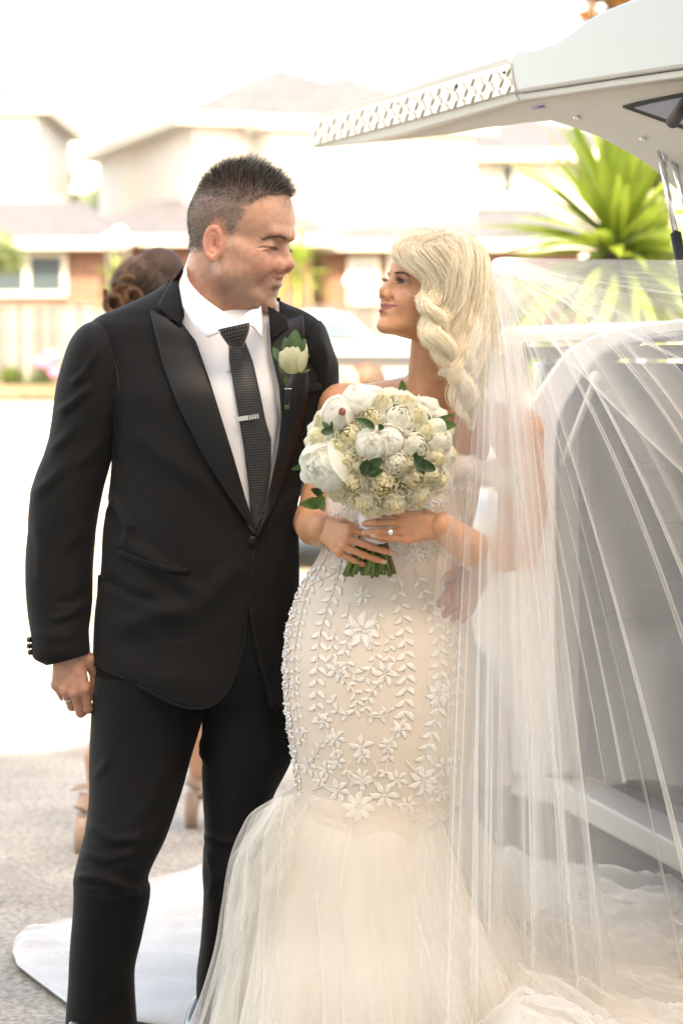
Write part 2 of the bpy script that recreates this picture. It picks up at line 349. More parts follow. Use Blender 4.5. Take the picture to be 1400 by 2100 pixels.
# ============================================================ fence of upright palings
M_pal = [mat('paling_wood', (c, c * .985, c * .95), .85, .2, var=.2, vscale=3) for c in (.10, .14, .19)]
def fence(x0, x1, Y, top_px, label):
    a = W(x0, 700, Y); b = W(x1, 700, Y); zt = W(0, top_px, Y).z; zb = .82
    r = empty('paling_fence', ((a.x + b.x) / 2, Y, zb), label, 'fence')
    n = max(2, int((b.x - a.x) / .105)); w = (b.x - a.x) / n
    protos = []
    for k in range(3):
        m_ = MB(); m_.box((0, 0, (zt - zb) / 2), (w * (.93 - .02 * k), .02, zt - zb)); protos.append(m_)
    first = {}
    for i in range(n):
        k = random.randrange(3)
        if k not in first: o = first[k] = protos[k].build('paling', M_pal[k], None); 
        else: o = first[k].copy(); COL.objects.link(o)
        o.parent = r; o.matrix_parent_inverse = Matrix.Translation(-Vector(r.location))
        o.location = (a.x + w * (i + .5), Y + random.uniform(-.008, .008), zb + random.uniform(-.02, .02)); o.rotation_euler = (0, random.uniform(-.01, .01), 0)
    for z in (zb + .25, zt - .25):
        m_ = MB(); m_.box(((a.x + b.x) / 2, Y + .045, z), (b.x - a.x, .05, .09)); m_.build('rail', M_fence, r)
    m_ = MB(); m_.box(((a.x + b.x) / 2, Y, zt + .03), (b.x - a.x, .09, .03)); m_.build('cap_rail', M_fence, r)
    return r
fence(-90, 225, 39.5, 628, 'weathered grey timber paling fence at the left behind the flower bed')
fence(228, 1120, 39.8, 632, 'weathered grey timber paling fence running behind the couple to the car')
# ============================================================ plants
def blob_leaves(bm, c, r, n, size, flat=1.0, rnd=random):
    for _ in range(n):
        d = Vector((rnd.gauss(0, 1), rnd.gauss(0, 1), rnd.gauss(0, 1))).normalized() * (rnd.random() ** .4)
        p = Vector(c) + Vector((d.x * r[0], d.y * r[1], d.z * r[2]))
        q = Matrix.Rotation(rnd.uniform(0, 6.28), 3, 'Z') @ Matrix.Rotation(rnd.uniform(-1.2, 1.2), 3, 'X') @ Matrix.Rotation(rnd.uniform(0, 6.28), 3, 'Z')
        s = size * rnd.uniform(.6, 1.3)
        bm.add([p + q @ Vector(v) * s for v in ((-.5, 0, 0), (0, -.28, .06), (.5, 0, 0), (0, .28, .06))], [(0, 1, 2, 3)])
M_leafA = leaf_mat('leaf_green', (.10, .16, .035), .4, var=.4, vscale=1.5)
M_leafB = leaf_mat('leaf_pale', (.13, .18, .05), .45, var=.4, vscale=1.5)
M_leafC = leaf_mat('leaf_far', (.21, .27, .12), .5, var=.4, vscale=1.2)
M_bark = mat('bark', (.12, .09, .065), .9, .2, var=.3, vscale=10, bump=.01)
def tree(px, Y, top, bot, wpx, label, m, n=2200, seed=1, leaf=.13):
    rnd = random.Random(seed); zt = W(px, top, Y).z; zb = W(px, bot, Y).z; x = W(px, 700, Y).x; wr = wpx / FPX * Y / 2; g0 = gz(Y)
    e = empty('tree', (x, Y, g0), label, 'tree'); cr = MB()
    tk = MB(); tk.tube([(x, Y, g0), (x + .1, Y, (zb + g0) / 2), (x, Y, zb + (zt - zb) * .4)], [.16, .12, .07], 8)
    for k in range(11):
        a = rnd.uniform(0, 6.28); rr = rnd.uniform(.2, .75) * wr; z = zb + (zt - zb) * rnd.uniform(.15, .85)
        c = Vector((x + rr * math.cos(a), Y + rr * math.sin(a) * .7, z)); s = wr * rnd.uniform(.3, .5)
        blob_leaves(cr, c, (s, s, s * .7), n // 11, leaf, rnd=rnd)
        tk.tube([(x, Y, zb + (zt - zb) * rnd.uniform(0, .3)), (c.x * .5 + x * .5, (c.y + Y) / 2, (z + zb) / 2 + .1), c], [.06, .04, .02], 5)
    tk.build('trunk', M_bark, e); cr.build('crown', m, e)
tree(150, 62, 322, 540, 170, 'loose pale green tree standing between the left house and the cream house', M_leafC, n=3600, seed=3, leaf=.22)
tree(-60, 30, 400, 570, 230, 'sunlit green tree reaching in over the left edge of the photo', M_leafC, n=3400, seed=5, leaf=.10)
def yucca(px, py, Y, size, label, nl=70, seed=1, base=None, trunk=.07, mats=None, spread=1.0):
    rnd = random.Random(seed); c = W(px, py, Y); g0 = gz(Y) if base is None else base
    e = empty('yucca_plant', (c.x, Y, g0), label, 'plant')
    t = MB(); t.tube([(c.x, Y, g0), (c.x + .03, Y, (g0 + c.z) / 2), (c.x, Y, c.z + size * .1)], [trunk * 1.3, trunk, trunk * .8], 10); t.build('trunk', M_bark, e)
    lv = []
    for k in range(3):
        L = size; w = size * .042; rows = []; n = 9; bend = (.10, .25, .5)[k]
        for i in range(n):
            s = i / (n - 1); ww = w * (.55 + 1.1 * s) if s < .4 else w * max(.02, 1 - ((s - .4) / .6) ** 1.6)
            x = L * s; z = -bend * L * s * s
            rows += [(x, -ww, z + ww * .35), (x, 0, z), (x, ww, z + ww * .35)]
        lv.append((rows, grid_faces(n, 3)))
    first = {}
    for i in range(nl):
        f = i / nl; el = R(88 - 118 * f + rnd.uniform(-12, 12)); az = i * 2.39996 + rnd.uniform(-.3, .3)
        k = 0 if f < .45 else (1 if f < .8 else 2)
        if k not in first: o = first[k] = mesh('leaf', lv[k][0], lv[k][1], (mats or M_yuc), None)
        else: o = first[k].copy(); COL.objects.link(o)
        o.parent = e; o.matrix_parent_inverse = Matrix.Translation(-Vector(e.location))
        o.location = (c.x, Y, c.z - size * .28 * f); s = rnd.uniform(.8, 1.1); o.scale = (s, s * spread, s)
        o.rotation_euler = (rnd.uniform(-.5, .5), -el, az)
    return e
M_yuc = leaf_mat('yucca_leaf', (.22, .30, .05), .38, .35, var=.35, vscale=2)
yucca(1262, 470, 12.0, .68, 'large sunlit green yucca under the raised car door', 170, 4, spread=1.25)
yucca(1340, 560, 12.6, .50, 'lower yucca to the right of the large one under the car door', 120, 9)
yucca(610, 545, 34, .62, 'blurred green yucca between the man\'s face and the bride', 60, 6)
yucca(242, 580, 36, .5, 'small blurred yucca left of the bridesmaid\'s hair', 50, 8)
def shrub(px, py, Y, rx, rz_, label, m, flowers=(), seed=1, n=500, leaf=.09, fm=None):
    rnd = random.Random(seed); c = W(px, py, Y); e = empty('shrub', (c.x, Y, gz(Y)), label, 'shrub')
    b = MB(); 
    for k in range(5): blob_leaves(b, c + Vector((rnd.uniform(-.6, .6) * rx, rnd.uniform(-.3, .3), rnd.uniform(-.4, .4) * rz_)), (rx * .6, rx * .5, rz_ * .7), n // 5, leaf, rnd=rnd)
    b.build('foliage', m, e)
    s = MB()
    for k in range(6): s.tube([(c.x + rnd.uniform(-.1, .1), Y, gz(Y)), c + Vector((rnd.uniform(-.6, .6) * rx, 0, 0))], .015, 5)
    s.build('stem', M_bark, e)
    for (fx, fy) in flowers:
        p = W(fx, fy, Y - rx * .6); q = MB()
        for k in range(7):
            a = rnd.uniform(0, 6.28); q.sphere(p + Vector((.05 * math.cos(a), rnd.uniform(-.03, .03), .05 * math.sin(a))), (.06, .03, .05), 6, 4)
        q.build('blossom', fm or M_pink, e)
M_pink = leaf_mat('pink_petal', (.75, .25, .5), .4); M_redp = leaf_mat('red_petal', (.75, .12, .14), .4); M_whp = leaf_mat('white_petal', (.85, .85, .8), .4)
shrub(100, 775, 37, .38, .28, 'pale green shrub with pink blossoms in front of the left fence', M_leafC, [(105, 732), (85, 742), (112, 765)], 3, 700)
shrub(12, 780, 37, .3, .22, 'low pale green shrub at the left edge without blossoms', M_leafB, (), 5, 500)
shrub(640, 690, 35, .4, .3, 'dark green shrub behind the man\'s far shoulder', M_leafA, (), 6, 500)
shrub(1080, 660, 14, .30, .12, 'shrub with red blossoms seen through the veil beside the bride', M_leafA, [(1165, 640), (1150, 655), (1110, 650), (1135, 636)], 7, 700, .05, M_redp)
shrub(1330, 610, 13.0, .28, .16, 'bush with large white blossoms seen through the veil at the right edge', M_leafA, [(1345, 612), (1375, 622), (1330, 645), (1290, 650), (1360, 655), (1395, 640)], 8, 900, .05, M_whp)
shrub(1230, 600, 13.4, .45, .2, 'dark green hedge plant below the large yucca', M_leafA, (), 9, 900, .06)
tree(1265, 26, -60, 60, 200, 'tree with brown autumn leaves above the raised car door', leaf_mat('brown_leaf', (.30, .15, .05), .4, var=.4, vscale=2), 1300, 12, .09)
# ============================================================ white sedan parked in the sun
def sedan():
    Y = 15.0; a = W(640, 700, Y); g0 = gz(Y); x0 = W(360, 700, Y).x; L = 4.6
    e = empty('parked_car', (x0 + L / 2, Y, g0), 'white old fashioned sedan parked in the sun behind the couple', 'car')
    def X(px): return W(px, 700, Y).x
    def Z(py): return W(0, py, Y).z
    prof = [(X(330), Z(790)), (X(335), Z(730)), (X(430), Z(712)), (X(640), Z(700)), (X(770), Z(700)), (X(860), Z(688)), (X(960), Z(686)), (X(1090), Z(692)), (X(1128), Z(712)), (X(1132), Z(745)), (X(1120), Z(800))]
    body = MB(); zb = g0 + .22; poly = [(p[0], p[1]) for p in prof]
    poly = [(poly[0][0], zb)] + poly + [(poly[-1][0], zb)]
    Mf = Matrix(((1, 0, 0, 0), (0, 0, -1, Y + .85), (0, 1, 0, 0), (0, 0, 0, 1)))
    body.prism(poly, 1.7, Mf); bo = body.build('body', M_white, e); bevel(bo, .07, 4)
    cab = [(X(440), Z(708)), (X(500), Z(652)), (X(560), Z(642)), (X(680), Z(641)), (X(722), Z(655)), (X(775), Z(702))]
    c1 = MB(); n = len(cab); w = .70
    lo = [Vector((p[0], Y - w, p[1])) for p in cab]; hi = [Vector((p[0], Y + w, p[1])) for p in cab]
    c1.add(lo + hi, [tuple(reversed(range(n))), tuple(range(n, 2 * n))] + [(i, (i + 1) % n, n + (i + 1) % n, n + i) for i in range(n)])
    bevel(c1.build('cabin', M_white, e), .05, 3)
    Mg = mat('car_glass', (.105, .15, .20), .15, .3)
    for (q, nm) in (([(648, 664), (708, 664), (742, 690), (652, 696)], 'side_window'), ([(520, 664), (632, 664), (634, 696), (480, 699)], 'side_window')):
        g_ = MB(); g_.prism([(X(p[0]), Z(p[1])) for p in q], .03, Matrix(((1, 0, 0, 0), (0, 0, -1, Y - w + .005), (0, 1, 0, 0), (0, 0, 0, 1)))); g_.build(nm, Mg, e)
    t = MB(); t.box(((X(640) + X(1120)) / 2, Y - .875, Z(735)), (X(1120) - X(640), .03, .035)); t.build('chrome_strip', M_chrome, e)
    t = MB(); t.box((X(1115), Y - .3, Z(765)), (.16, 1.5, .14)); t.build('bumper', M_chrome, e)
    for wx in (X(470), X(1000)):
        wm = MB(); c = Vector((wx, Y - .78, g0 + .33)); wm.tube([c + Vector((0, -.1, 0)), c + Vector((0, .1, 0))], .33, 24, up=(0, 0, 1)); wo = wm.build('wheel', M_black, e, False)
        rm = MB(); rm.tube([c + Vector((0, -.12, 0)), c + Vector((0, -.09, 0))], .19, 20, up=(0, 0, 1)); rm.build('rim', M_chrome, wo)
sedan()
# ============================================================ implicit-surface modelling (bodies are grown as one continuous skin)
def sEll(P, c, r):
    q = (P - np.array(c, np.float32)) / np.array(r, np.float32); k0 = np.sqrt((q * q).sum(1)); k1 = np.sqrt(((q / np.array(r, np.float32)) ** 2).sum(1)) + 1e-9
    return k0 * (k0 - 1) / k1
def sCap(P, a, b, ra, rb=None, sq=None):
    a = np.array(a, np.float32); b = np.array(b, np.float32); rb = ra if rb is None else rb
    if sq is not None: s = np.array(sq, np.float32); P = P * s; a = a * s; b = b * s
    pa = P - a; ba = b - a; h = np.clip((pa @ ba) / (ba @ ba + 1e-12), 0, 1)
    return np.sqrt(((pa - h[:, None] * ba) ** 2).sum(1)) - (ra + (rb - ra) * h)
def sPath(P, pts, rad):
    d = None
    for i in range(len(pts) - 1):
        e = sCap(P, pts[i], pts[i + 1], rad[i], rad[i + 1]); d = e if d is None else np.minimum(d, e)
    return d
def U(a, b, k):
    h = np.clip(.5 + .5 * (b - a) / k, 0, 1); return b * (1 - h) + a * h - k * h * (1 - h)
def S(a, b, k):   # a minus b
    h = np.clip(.5 - .5 * (a + b) / k, 0, 1); return a * (1 - h) - b * h + k * h * (1 - h)
def I(a, b, k): return -U(-a, -b, k)
def nets(f, lo, hi, h, B=8):
    """surface nets over a block-sparse grid"""
    lo = np.array(lo, float); hi = np.array(hi, float); nb = np.ceil((hi - lo) / (h * B)).astype(int); n = nb * B
    gx, gy, gz_ = [np.arange(k) for k in nb]
    C = np.stack(np.meshgrid(gx, gy, gz_, indexing='ij'), -1).reshape(-1, 3)
    cen = (lo + (C + .5) * B * h).astype(np.float32); dc = f(cen)
    D = np.repeat(np.repeat(np.repeat(dc.reshape(nb), B, 0), B, 1), B, 2).astype(np.float32)
    act = np.abs(dc) < B * h * .87 * 1.7 + h
    A = C[act]; o = np.stack(np.meshgrid(*[np.arange(B)] * 3, indexing='ij'), -1).reshape(-1, 3)
    for s in range(0, len(A), 2000):
        a = A[s:s + 2000]; idx = (a[:, None] * B + o[None]).reshape(-1, 3)
        d = f((lo + (idx + .5) * h).astype(np.float32)); D[idx[:, 0], idx[:, 1], idx[:, 2]] = d
    ins = D < 0
    m = np.zeros(np.array(D.shape) - 1, int)
    for dx in (0, 1):
        for dy in (0, 1):
            for dz in (0, 1): m += ins[dx:D.shape[0] - 1 + dx, dy:D.shape[1] - 1 + dy, dz:D.shape[2] - 1 + dz]
    cell = np.argwhere((m > 0) & (m < 8)); vid = -np.ones(m.shape, int); vid[cell[:, 0], cell[:, 1], cell[:, 2]] = np.arange(len(cell))
    acc = np.zeros((len(cell), 3)); cnt = np.zeros(len(cell))
    cs = [(0, 0, 0), (1, 0, 0), (0, 1, 0), (1, 1, 0), (0, 0, 1), (1, 0, 1), (0, 1, 1), (1, 1, 1)]
    for i in range(8):
        for ax in range(3):
            if cs[i][ax] == 0:
                j = list(cs[i]); j[ax] = 1
                a = D[cell[:, 0] + cs[i][0], cell[:, 1] + cs[i][1], cell[:, 2] + cs[i][2]]; b = D[cell[:, 0] + j[0], cell[:, 1] + j[1], cell[:, 2] + j[2]]
                x = (a < 0) != (b < 0); t = np.where(x, a / np.where(a == b, 1, a - b), 0)
                p = np.array(cs[i], float)[None].repeat(len(cell), 0); p[:, ax] = t
                acc += p * x[:, None]; cnt += x
    V = lo + (cell + .5 + acc / cnt[:, None]) * h
    F = []
    for ax in range(3):
        u, v = (ax + 1) % 3, (ax + 2) % 3
        sl = [slice(1, -1)] * 3; s0 = list(sl); s1 = list(sl); s0[ax] = slice(0, -1); s1[ax] = slice(1, None)
        a = ins[tuple(s0)]; b = ins[tuple(s1)]; e = np.argwhere(a != b)
        off = np.array([1, 1, 1]); off[ax] = 0; e = e + off
        flip = ins[e[:, 0], e[:, 1], e[:, 2]]
        du = np.zeros(3, int); du[u] = 1; dv = np.zeros(3, int); dv[v] = 1
        q = [vid[tuple((e - du - dv).T)], vid[tuple((e - dv).T)], vid[tuple(e.T)], vid[tuple((e - du).T)]]
        Q = np.stack(q, 1); Q[~flip] = Q[~flip][:, ::-1]; Q = Q[(Q >= 0).all(1)]; F.append(Q)
    return V, np.vstack(F)
def gauss(P, c, s):
    q = (P - np.array(c)) / np.array(s); return np.exp(-.5 * (q * q).sum(1))
# ---- a head, in millimetres: x forward, y to its left, z up, eye line at z = 0, ear canals at x = 0
def head_sdf(P, t):
    """t: dict of shape controls"""
    fem = t.get('fem', 0)
    A = P.copy(); A[:, 1] = np.abs(A[:, 1]); A = A.astype(np.float32)
    ct = t.get('crown', 0)
    d = sEll(A, (-6, 0, 42 + ct * .5), (90, 75, 80 + ct * .5))
    d = U(d, sEll(A, (-38, 0, 18), (56, 64, 62)), 20)
    d = U(d, sEll(A, (42, 0, 38 + ct * .3), (56, 62, 62 + ct * .3)), 22)
    d = U(d, sEll(A, (38, 0, -22), (52, 58, 62)), 20)
    jw = t.get('jaw', 1.0)
    d = U(d, sCap(A, (14, 49 * jw, -62), (72, 17 * jw, -93), 15 * jw, 15), 18)
    d = U(d, sCap(A, (8, 54 * jw, -20), (14, 48 * jw, -62), 14, 15 * jw), 18)
    d = U(d, sEll(A, (30, 0, -78), (48, 40 * jw, 28)), 22)
    d = U(d, sEll(A, (40, 38 * jw, -46), (30, 20 + t.get('fill', 0), 30)), 20)
    d = U(d, sCap(A, (62, 44, -24), (30, 60, -16), 14, 10), 18)            # cheekbone
    d = U(d, sEll(A, (66, 30, -38), (22 + t.get('cheek', 0), 19, 22)), 16)    # cheek
    d = U(d, sEll(A, (74, 0, -66), (24, 28, 26)), 14)                       # muzzle
    d = U(d, sEll(A, (82, 0, -97 - t.get('chinlow', 0)), (15 + t.get('chin', 0), 17, 14)), 12)  # chin
    br = 7 if not fem else 4
    d = U(d, sCap(A, (87 + br * .5 + t.get('brow', 0), 9, 18 - t.get('browz', 0)), (80 + t.get('brow', 0) * .6, 38, 20 - t.get('browz', 0)), br + 2, br), 13)     # brow
    d = S(d, sEll(A, (99, 34, -1), (17, 17, 13)), 14)                        # orbit
    d = U(d, sEll(A, (76.5 - t.get('lidin', 0), 32, -1 - t.get('lidin', 0)), (14, 16, 14)), 6)                      # lids over the eyeball
    # eye slit
    op = t.get('eye', 5.0)
    E = A - np.array((90, 32, t.get('eyez', -1)), np.float32); zc = E[:, 2] - (-.018 * E[:, 1] ** 2 * .5 + op * .25)
    E2 = np.stack([E[:, 0] / 16, E[:, 1] / 14.5, zc / op], 1); slit = (np.sqrt((E2 ** 2).sum(1)) - 1) * op
    d = S(d, slit, 1.5)
    d = S(d, sPath(A, [(93.5, 20, 7.5), (94, 32, 10), (88.5, 44, 6)], [1.0, 1.4, 1.0]) , 3)    # lid crease
    # nose
    nl = t.get('nose', 0); nt_ = t.get('tip', 0)
    n = sCap(A, (86, 0, 6), (103 + nl, 0, -30 + nt_), 6.5, 7.5)
    n = U(n, sEll(A, (105 + nl, 0, -35 + nt_), (11 * t.get('tipr', 1), 10.5 * t.get('tipr', 1), 9.5 * t.get('tipr', 1))), 6)
    aw = t.get('ala', 1.0); n = U(n, sEll(A, (94 + nl * .5, 12.5 * aw, -39 + nt_ * .7), (12 * aw, 6.5 * aw, 9 * aw)), 5)
    n = U(n, sCap(A, (84, 0, -8), (90, 0, -34), 14, 15), 12)
    n = S(n, sEll(A, (99 + nl * .7, 6.8, -45.5 + nt_), (6.5, 3.4, 4.5)), 3)
    n = S(n, sPath(A, [(88, 20, -32), (92, 19.5, -40), (88, 18, -47)], [1.5, 2, 1.5]), 4)
    d = U(d, n, 6)
    # smile fold
    sm = t.get('smile', 0)
    if sm: d = S(d, sPath(A, [(88, 21, -38), (86, 29, -48), (80, 35.5, -62), (74, 36, -74)], [2.2, sm, sm, 1.5]), 6)
    # lips
    mw = t.get('mouth', 25); up = t.get('mup', 3); lf = t.get('lip', 1.0); mz = t.get('mz', -65)
    d = U(d, sPath(A, [(97.5, 0, mz + 6.5), (95.5, 9, mz + 7.0), (89, 18, mz + 4), (81, mw, mz + up)], [4.4 * lf, 4.6 * lf, 3.4 * lf, 1.2]), 4)
    d = U(d, sPath(A, [(97, 0, mz - 7), (94.5, 9, mz - 6.5), (88, 17, mz - 3), (81, mw, mz + up)], [5.2 * lf, 5.0 * lf, 3.4 * lf, 1.2]), 4)
    d = S(d, sPath(A, [(103, 0, mz), (100.5, 8, mz + .3), (93.5, 17, mz + up * .5), (83, mw + 1.5, mz + up + .8)], [1.0, 1.0, 1.0, 1.6]), 2.2)
    if t.get('open', 0):
        o = t['open']; d = S(d, sPath(A, [(100, 0, mz - .5), (97, 9, mz), (91, 17, mz + 1.2), (84, 23, mz + 2.5)], [o, o, o * .8, o * .4]), 1.2)
    d = S(d, sCap(A, (102, 0, -50), (100, 0, -56), 2.2, 2.2), 4)              # philtrum
    d = S(d, sCap(A, (98, 0, mz - 19), (94, 14, mz - 17), 4, 3), 8)               # under the lip
    # ear
    e = t.get('ear', 1.0)
    if e:
        c = np.array((-9, 73, -14), np.float32); q = A - c
        th = R(12); x = q[:, 0] * math.cos(th) + q[:, 2] * math.sin(th); z = -q[:, 0] * math.sin(th) + q[:, 2] * math.cos(th)
        y = q[:, 1] - .45 * (-x + 8) * .85 - 1
        x = x / e; z = z / e
        zz = z + 3; w = 17.5 - .10 * np.maximum(-zz, 0)
        rr = np.sqrt((x / w) ** 2 + (zz / 31) ** 2)
        plate = np.maximum((rr - 1) * 15, np.abs(y + 1) - 2.4)
        rim = np.sqrt(((rr - .88) * 16) ** 2 + (y - 2.5) ** 2) - np.where(z < -18, 3.8, 3.2)
        ear = U(plate, rim, 2.5)
        anti = np.sqrt(((np.sqrt(((x + 1) / 9) ** 2 + ((zz - 1) / 17) ** 2) - .95) * 10) ** 2 + (y - 1.5) ** 2) - 2.3
        ear = U(ear, np.where(x < 5, anti, 99), 2)
        ear = S(ear, sEll(np.stack([x, y, z], 1), (4.0, 5.5, -6), (8.5, 10, 12)), 2.0)
        ear = U(ear, sEll(np.stack([x, y, z], 1), (13, 1.5, -5), (4.5, 3.5, 6)), 2.5)
        ear = U(ear, sCap(np.stack([x, y, z], 1), (8, -6, 6), (8, -6, -10), 7, 6), 5)
        d = U(d, ear, 3.5)
    return d
def head_frame(c, yaw, pitch, roll, s, zs=1.0):
    """4x4 that takes head millimetres to the place; yaw 0 faces +x, positive turns to +y"""
    return Matrix.Translation(c) @ Matrix.Rotation(R(yaw), 4, 'Z') @ Matrix.Rotation(R(-pitch), 4, 'Y') @ Matrix.Rotation(R(roll), 4, 'X') @ Matrix.Scale(s * .001, 4) @ Matrix.Diagonal((1, 1, zs, 1))
def to_local(P, M):
    Mi = np.array(M.inverted(), dtype=np.float64); return (P @ Mi[:3, :3].T + Mi[:3, 3])
def to_world(P, M):
    Mi = np.array(M, dtype=np.float64); return (np.asarray(P, float) @ Mi[:3, :3].T + Mi[:3, 3])
def eyes(M, parent, lookx=0.0, lookz=0.0, col=(.10, .06, .03), dx=0.0, dz=0.0):
    for sy in (-1, 1):
        c = np.array((78.2 + dx, sy * 31.5, -1.0 + dz)); b = MB(); b.sphere((0, 0, 0), 12.2, 24, 16)
        L = np.array([tuple(v) for v in b.v]); vw = to_world(L + c, M)
        look = np.array((1, lookx, lookz)); look = look / np.linalg.norm(look); cosang = (L / 12.2) @ look
        cols = np.tile(np.array((.34, .30, .27)), (len(L), 1)); cols[cosang > math.cos(R(35))] = col; cols[cosang > math.cos(R(14))] = (.005, .005, .005)
        mesh('eye', vw, b.f, M_eye, parent, cols=cols)
M_skinm = mat('weathered_skin', (.55, .33, .24), .42, .45, tint=True, var=.13, vscale=75, sss=.12, sscale=.005, bump=.0005, bscale=500, detail=8)
M_eye = mat('eye', (.7, .7, .7), .22, .35, tint=True)
M_skin = mat('skin', (.55, .33, .24), .46, .4, tint=True, var=.06, vscale=60, sss=.18, sscale=.006, bump=.0006, bscale=700)
M_hair = hair_mat('hair')
# ---- a hand, in millimetres: x from the wrist to the fingers, y towards the thumb, z out of the back of the hand
def hand_sdf(P, fingers, thumb, fat=1.0, long_=1.0):
    """fingers: four lists of three bend angles (degrees, towards -z); thumb: list of points"""
    P = P.astype(np.float32)
    d = sCap(P, (-4, 0, -1), (10, 0, 0), 19 * fat, 22 * fat, (1, 1, 1.25))
    d = U(d, sCap(P, (5, 12, 0), (80, 27, 2), 14 * fat, 11 * fat), 12)
    d = U(d, sCap(P, (5, 4, 1), (85, 9, 4), 14 * fat, 11 * fat), 12)
    d = U(d, sCap(P, (5, -5, 1), (80, -9, 3), 14 * fat, 10.5 * fat), 12)
    d = U(d, sCap(P, (5, -12, -1), (72, -26, 0), 14 * fat, 10 * fat), 12)
    bases = [(84, 28, 2), (90, 9.5, 4), (85, -9.5, 3), (75, -27, 0)]; lens = [(42, 26, 20), (47, 30, 21), (43, 28, 21), (34, 21, 18)]; rads = [(9.6, 8.4, 7.6, 6.2), (10, 8.8, 7.8, 6.4), (9.5, 8.3, 7.4, 6.2), (8.4, 7.4, 6.6, 5.4)]
    joints = []; f = None
    for b, L, rr, an in zip(bases, lens, rads, fingers):
        a = 0; sp = R(an[3]) if len(an) > 3 else 0; p = np.array(b, float); pts = [p]
        for k in range(3):
            a += R(an[k]); p = p + long_ * L[k] * np.array((math.cos(a) * math.cos(sp), math.cos(a) * math.sin(sp), -math.sin(a))); pts.append(p)
        joints.append(pts)
        g_ = sPath(P, pts, [r * fat for r in rr])
        for q, r in ((pts[1], rr[1]), (pts[2], rr[2])): g_ = U(g_, sEll(P, q, (r * fat * 1.08,) * 3), 2)
        d = U(d, sEll(P, pts[0], (11 * fat, 10 * fat, 10.5 * fat)), 6)
        f = g_ if f is None else U(f, g_, 1.2)
    d = U(d, f, 4)
    d = U(d, sPath(P, thumb, [15 * fat, 13 * fat, 10 * fat, 8.6 * fat, 7 * fat][:len(thumb)]), 9)
    return d, joints
def frame_xyz(o, x, z, s=.001):
    """frame at o with x axis x, z axis nearest to z, y = z cross x"""
    x = Vector(x).normalized(); z = Vector(z); z = (z - x * z.dot(x)).normalized(); y = z.cross(x)
    M = Matrix.Identity(4)
    for i in range(3): M[i][0] = x[i] * s; M[i][1] = y[i] * s; M[i][2] = z[i] * s; M[i][3] = o[i]
    return M
def join_meshes(parts):
    V = []; F = []; C = []
    n = 0
    for v, f, c in parts:
        V.append(v); F.append(np.asarray(f) + n); C.append(c); n += len(v)
    return np.vstack(V), np.vstack(F), np.vstack(C)
def smooth_normals_rand(V, F, n, rng, mask):
    """n random surface points with normals where mask(points) > random"""
    T = np.vstack([F[:, [0, 1, 2]], F[:, [0, 2, 3]]]); a, b, c = V[T[:, 0]], V[T[:, 1]], V[T[:, 2]]
    nr = np.cross(b - a, c - a); ar = np.linalg.norm(nr, axis=1) + 1e-12; nr /= ar[:, None]
    w = ar * mask((a + b + c) / 3); idx = rng.choice(len(T), n, p=w / w.sum())
    u = rng.random((n, 2)); s = u.sum(1) > 1; u[s] = 1 - u[s]
    return a[idx] + (b - a)[idx] * u[:, :1] + (c - a)[idx] * u[:, 1:], nr[idx]
# ============================================================ THE MAN
YM = 4.86
man = empty('person', W(440, 2225, YM), 'man in black tuxedo with dotted tie and white rose, smiling down at the bride', 'person')
M_suit = mat('suit_wool', (.0060, .0055, .0052), .8, .2, sheen=.05, bump=.0004, bscale=900)
M_satin = mat('lapel_satin', (.0045, .004, .004), .45, .3)
M_trou = mat('trouser_wool', (.0045, .0042, .0042), .8, .2, sheen=.03, bump=.0004, bscale=900)
M_shirt = mat('shirt_cotton', (.80, .79, .80), .8, .2, sheen=.2, bump=.0002, bscale=600)
# ---- head
HM = head_frame(W(490, 484, YM), -24, -12, 0, 1.10, 1.07)
mh = dict(lidin=3.0, browz=0, brow=6.5, fill=4, jaw=1.08, cheek=5, chin=2, nose=4, tip=7, tipr=1.0, ala=1.2, crown=-9, mz=-59, eye=.9, eyez=-5, smile=2.5, mouth=33, mup=9, lip=.72, open=3.3, ear=.93, chinlow=7)
def man_head(P):
    d = head_sdf(P, mh); Q = P.astype(np.float32); A = Q.copy(); A[:, 1] = np.abs(A[:, 1])
    nk = sCap(Q, (-28, 0, -40), (-46, 8, -175), 57, 66)
    d = U(d, nk, 22)
    d = U(d, sCap(Q, (-46, 0, -140), (-34, 0, -205), 64, 70), 25)
    d = U(d, sCap(A, (38, 10, -104), (0, 12, -125), 18, 24), 24)      # soft flesh under the chin
    # crow's feet and forehead lines
    for (a, b) in (((80, 46, 0), (62, 56, 9)), ((79, 46, -7), (58, 58, -13)), ((82, 44, -11), (70, 50, -20)), ((80, 20, 46), (68, 48, 44)), ((82, 20, 57), (70, 46, 56))):
        d = S(d, sCap(A, a, b, .8, .4), 2.6)
    return d
hv, hf = nets(man_head, (-112, -98, -215), (138, 98, 140), 1.5)
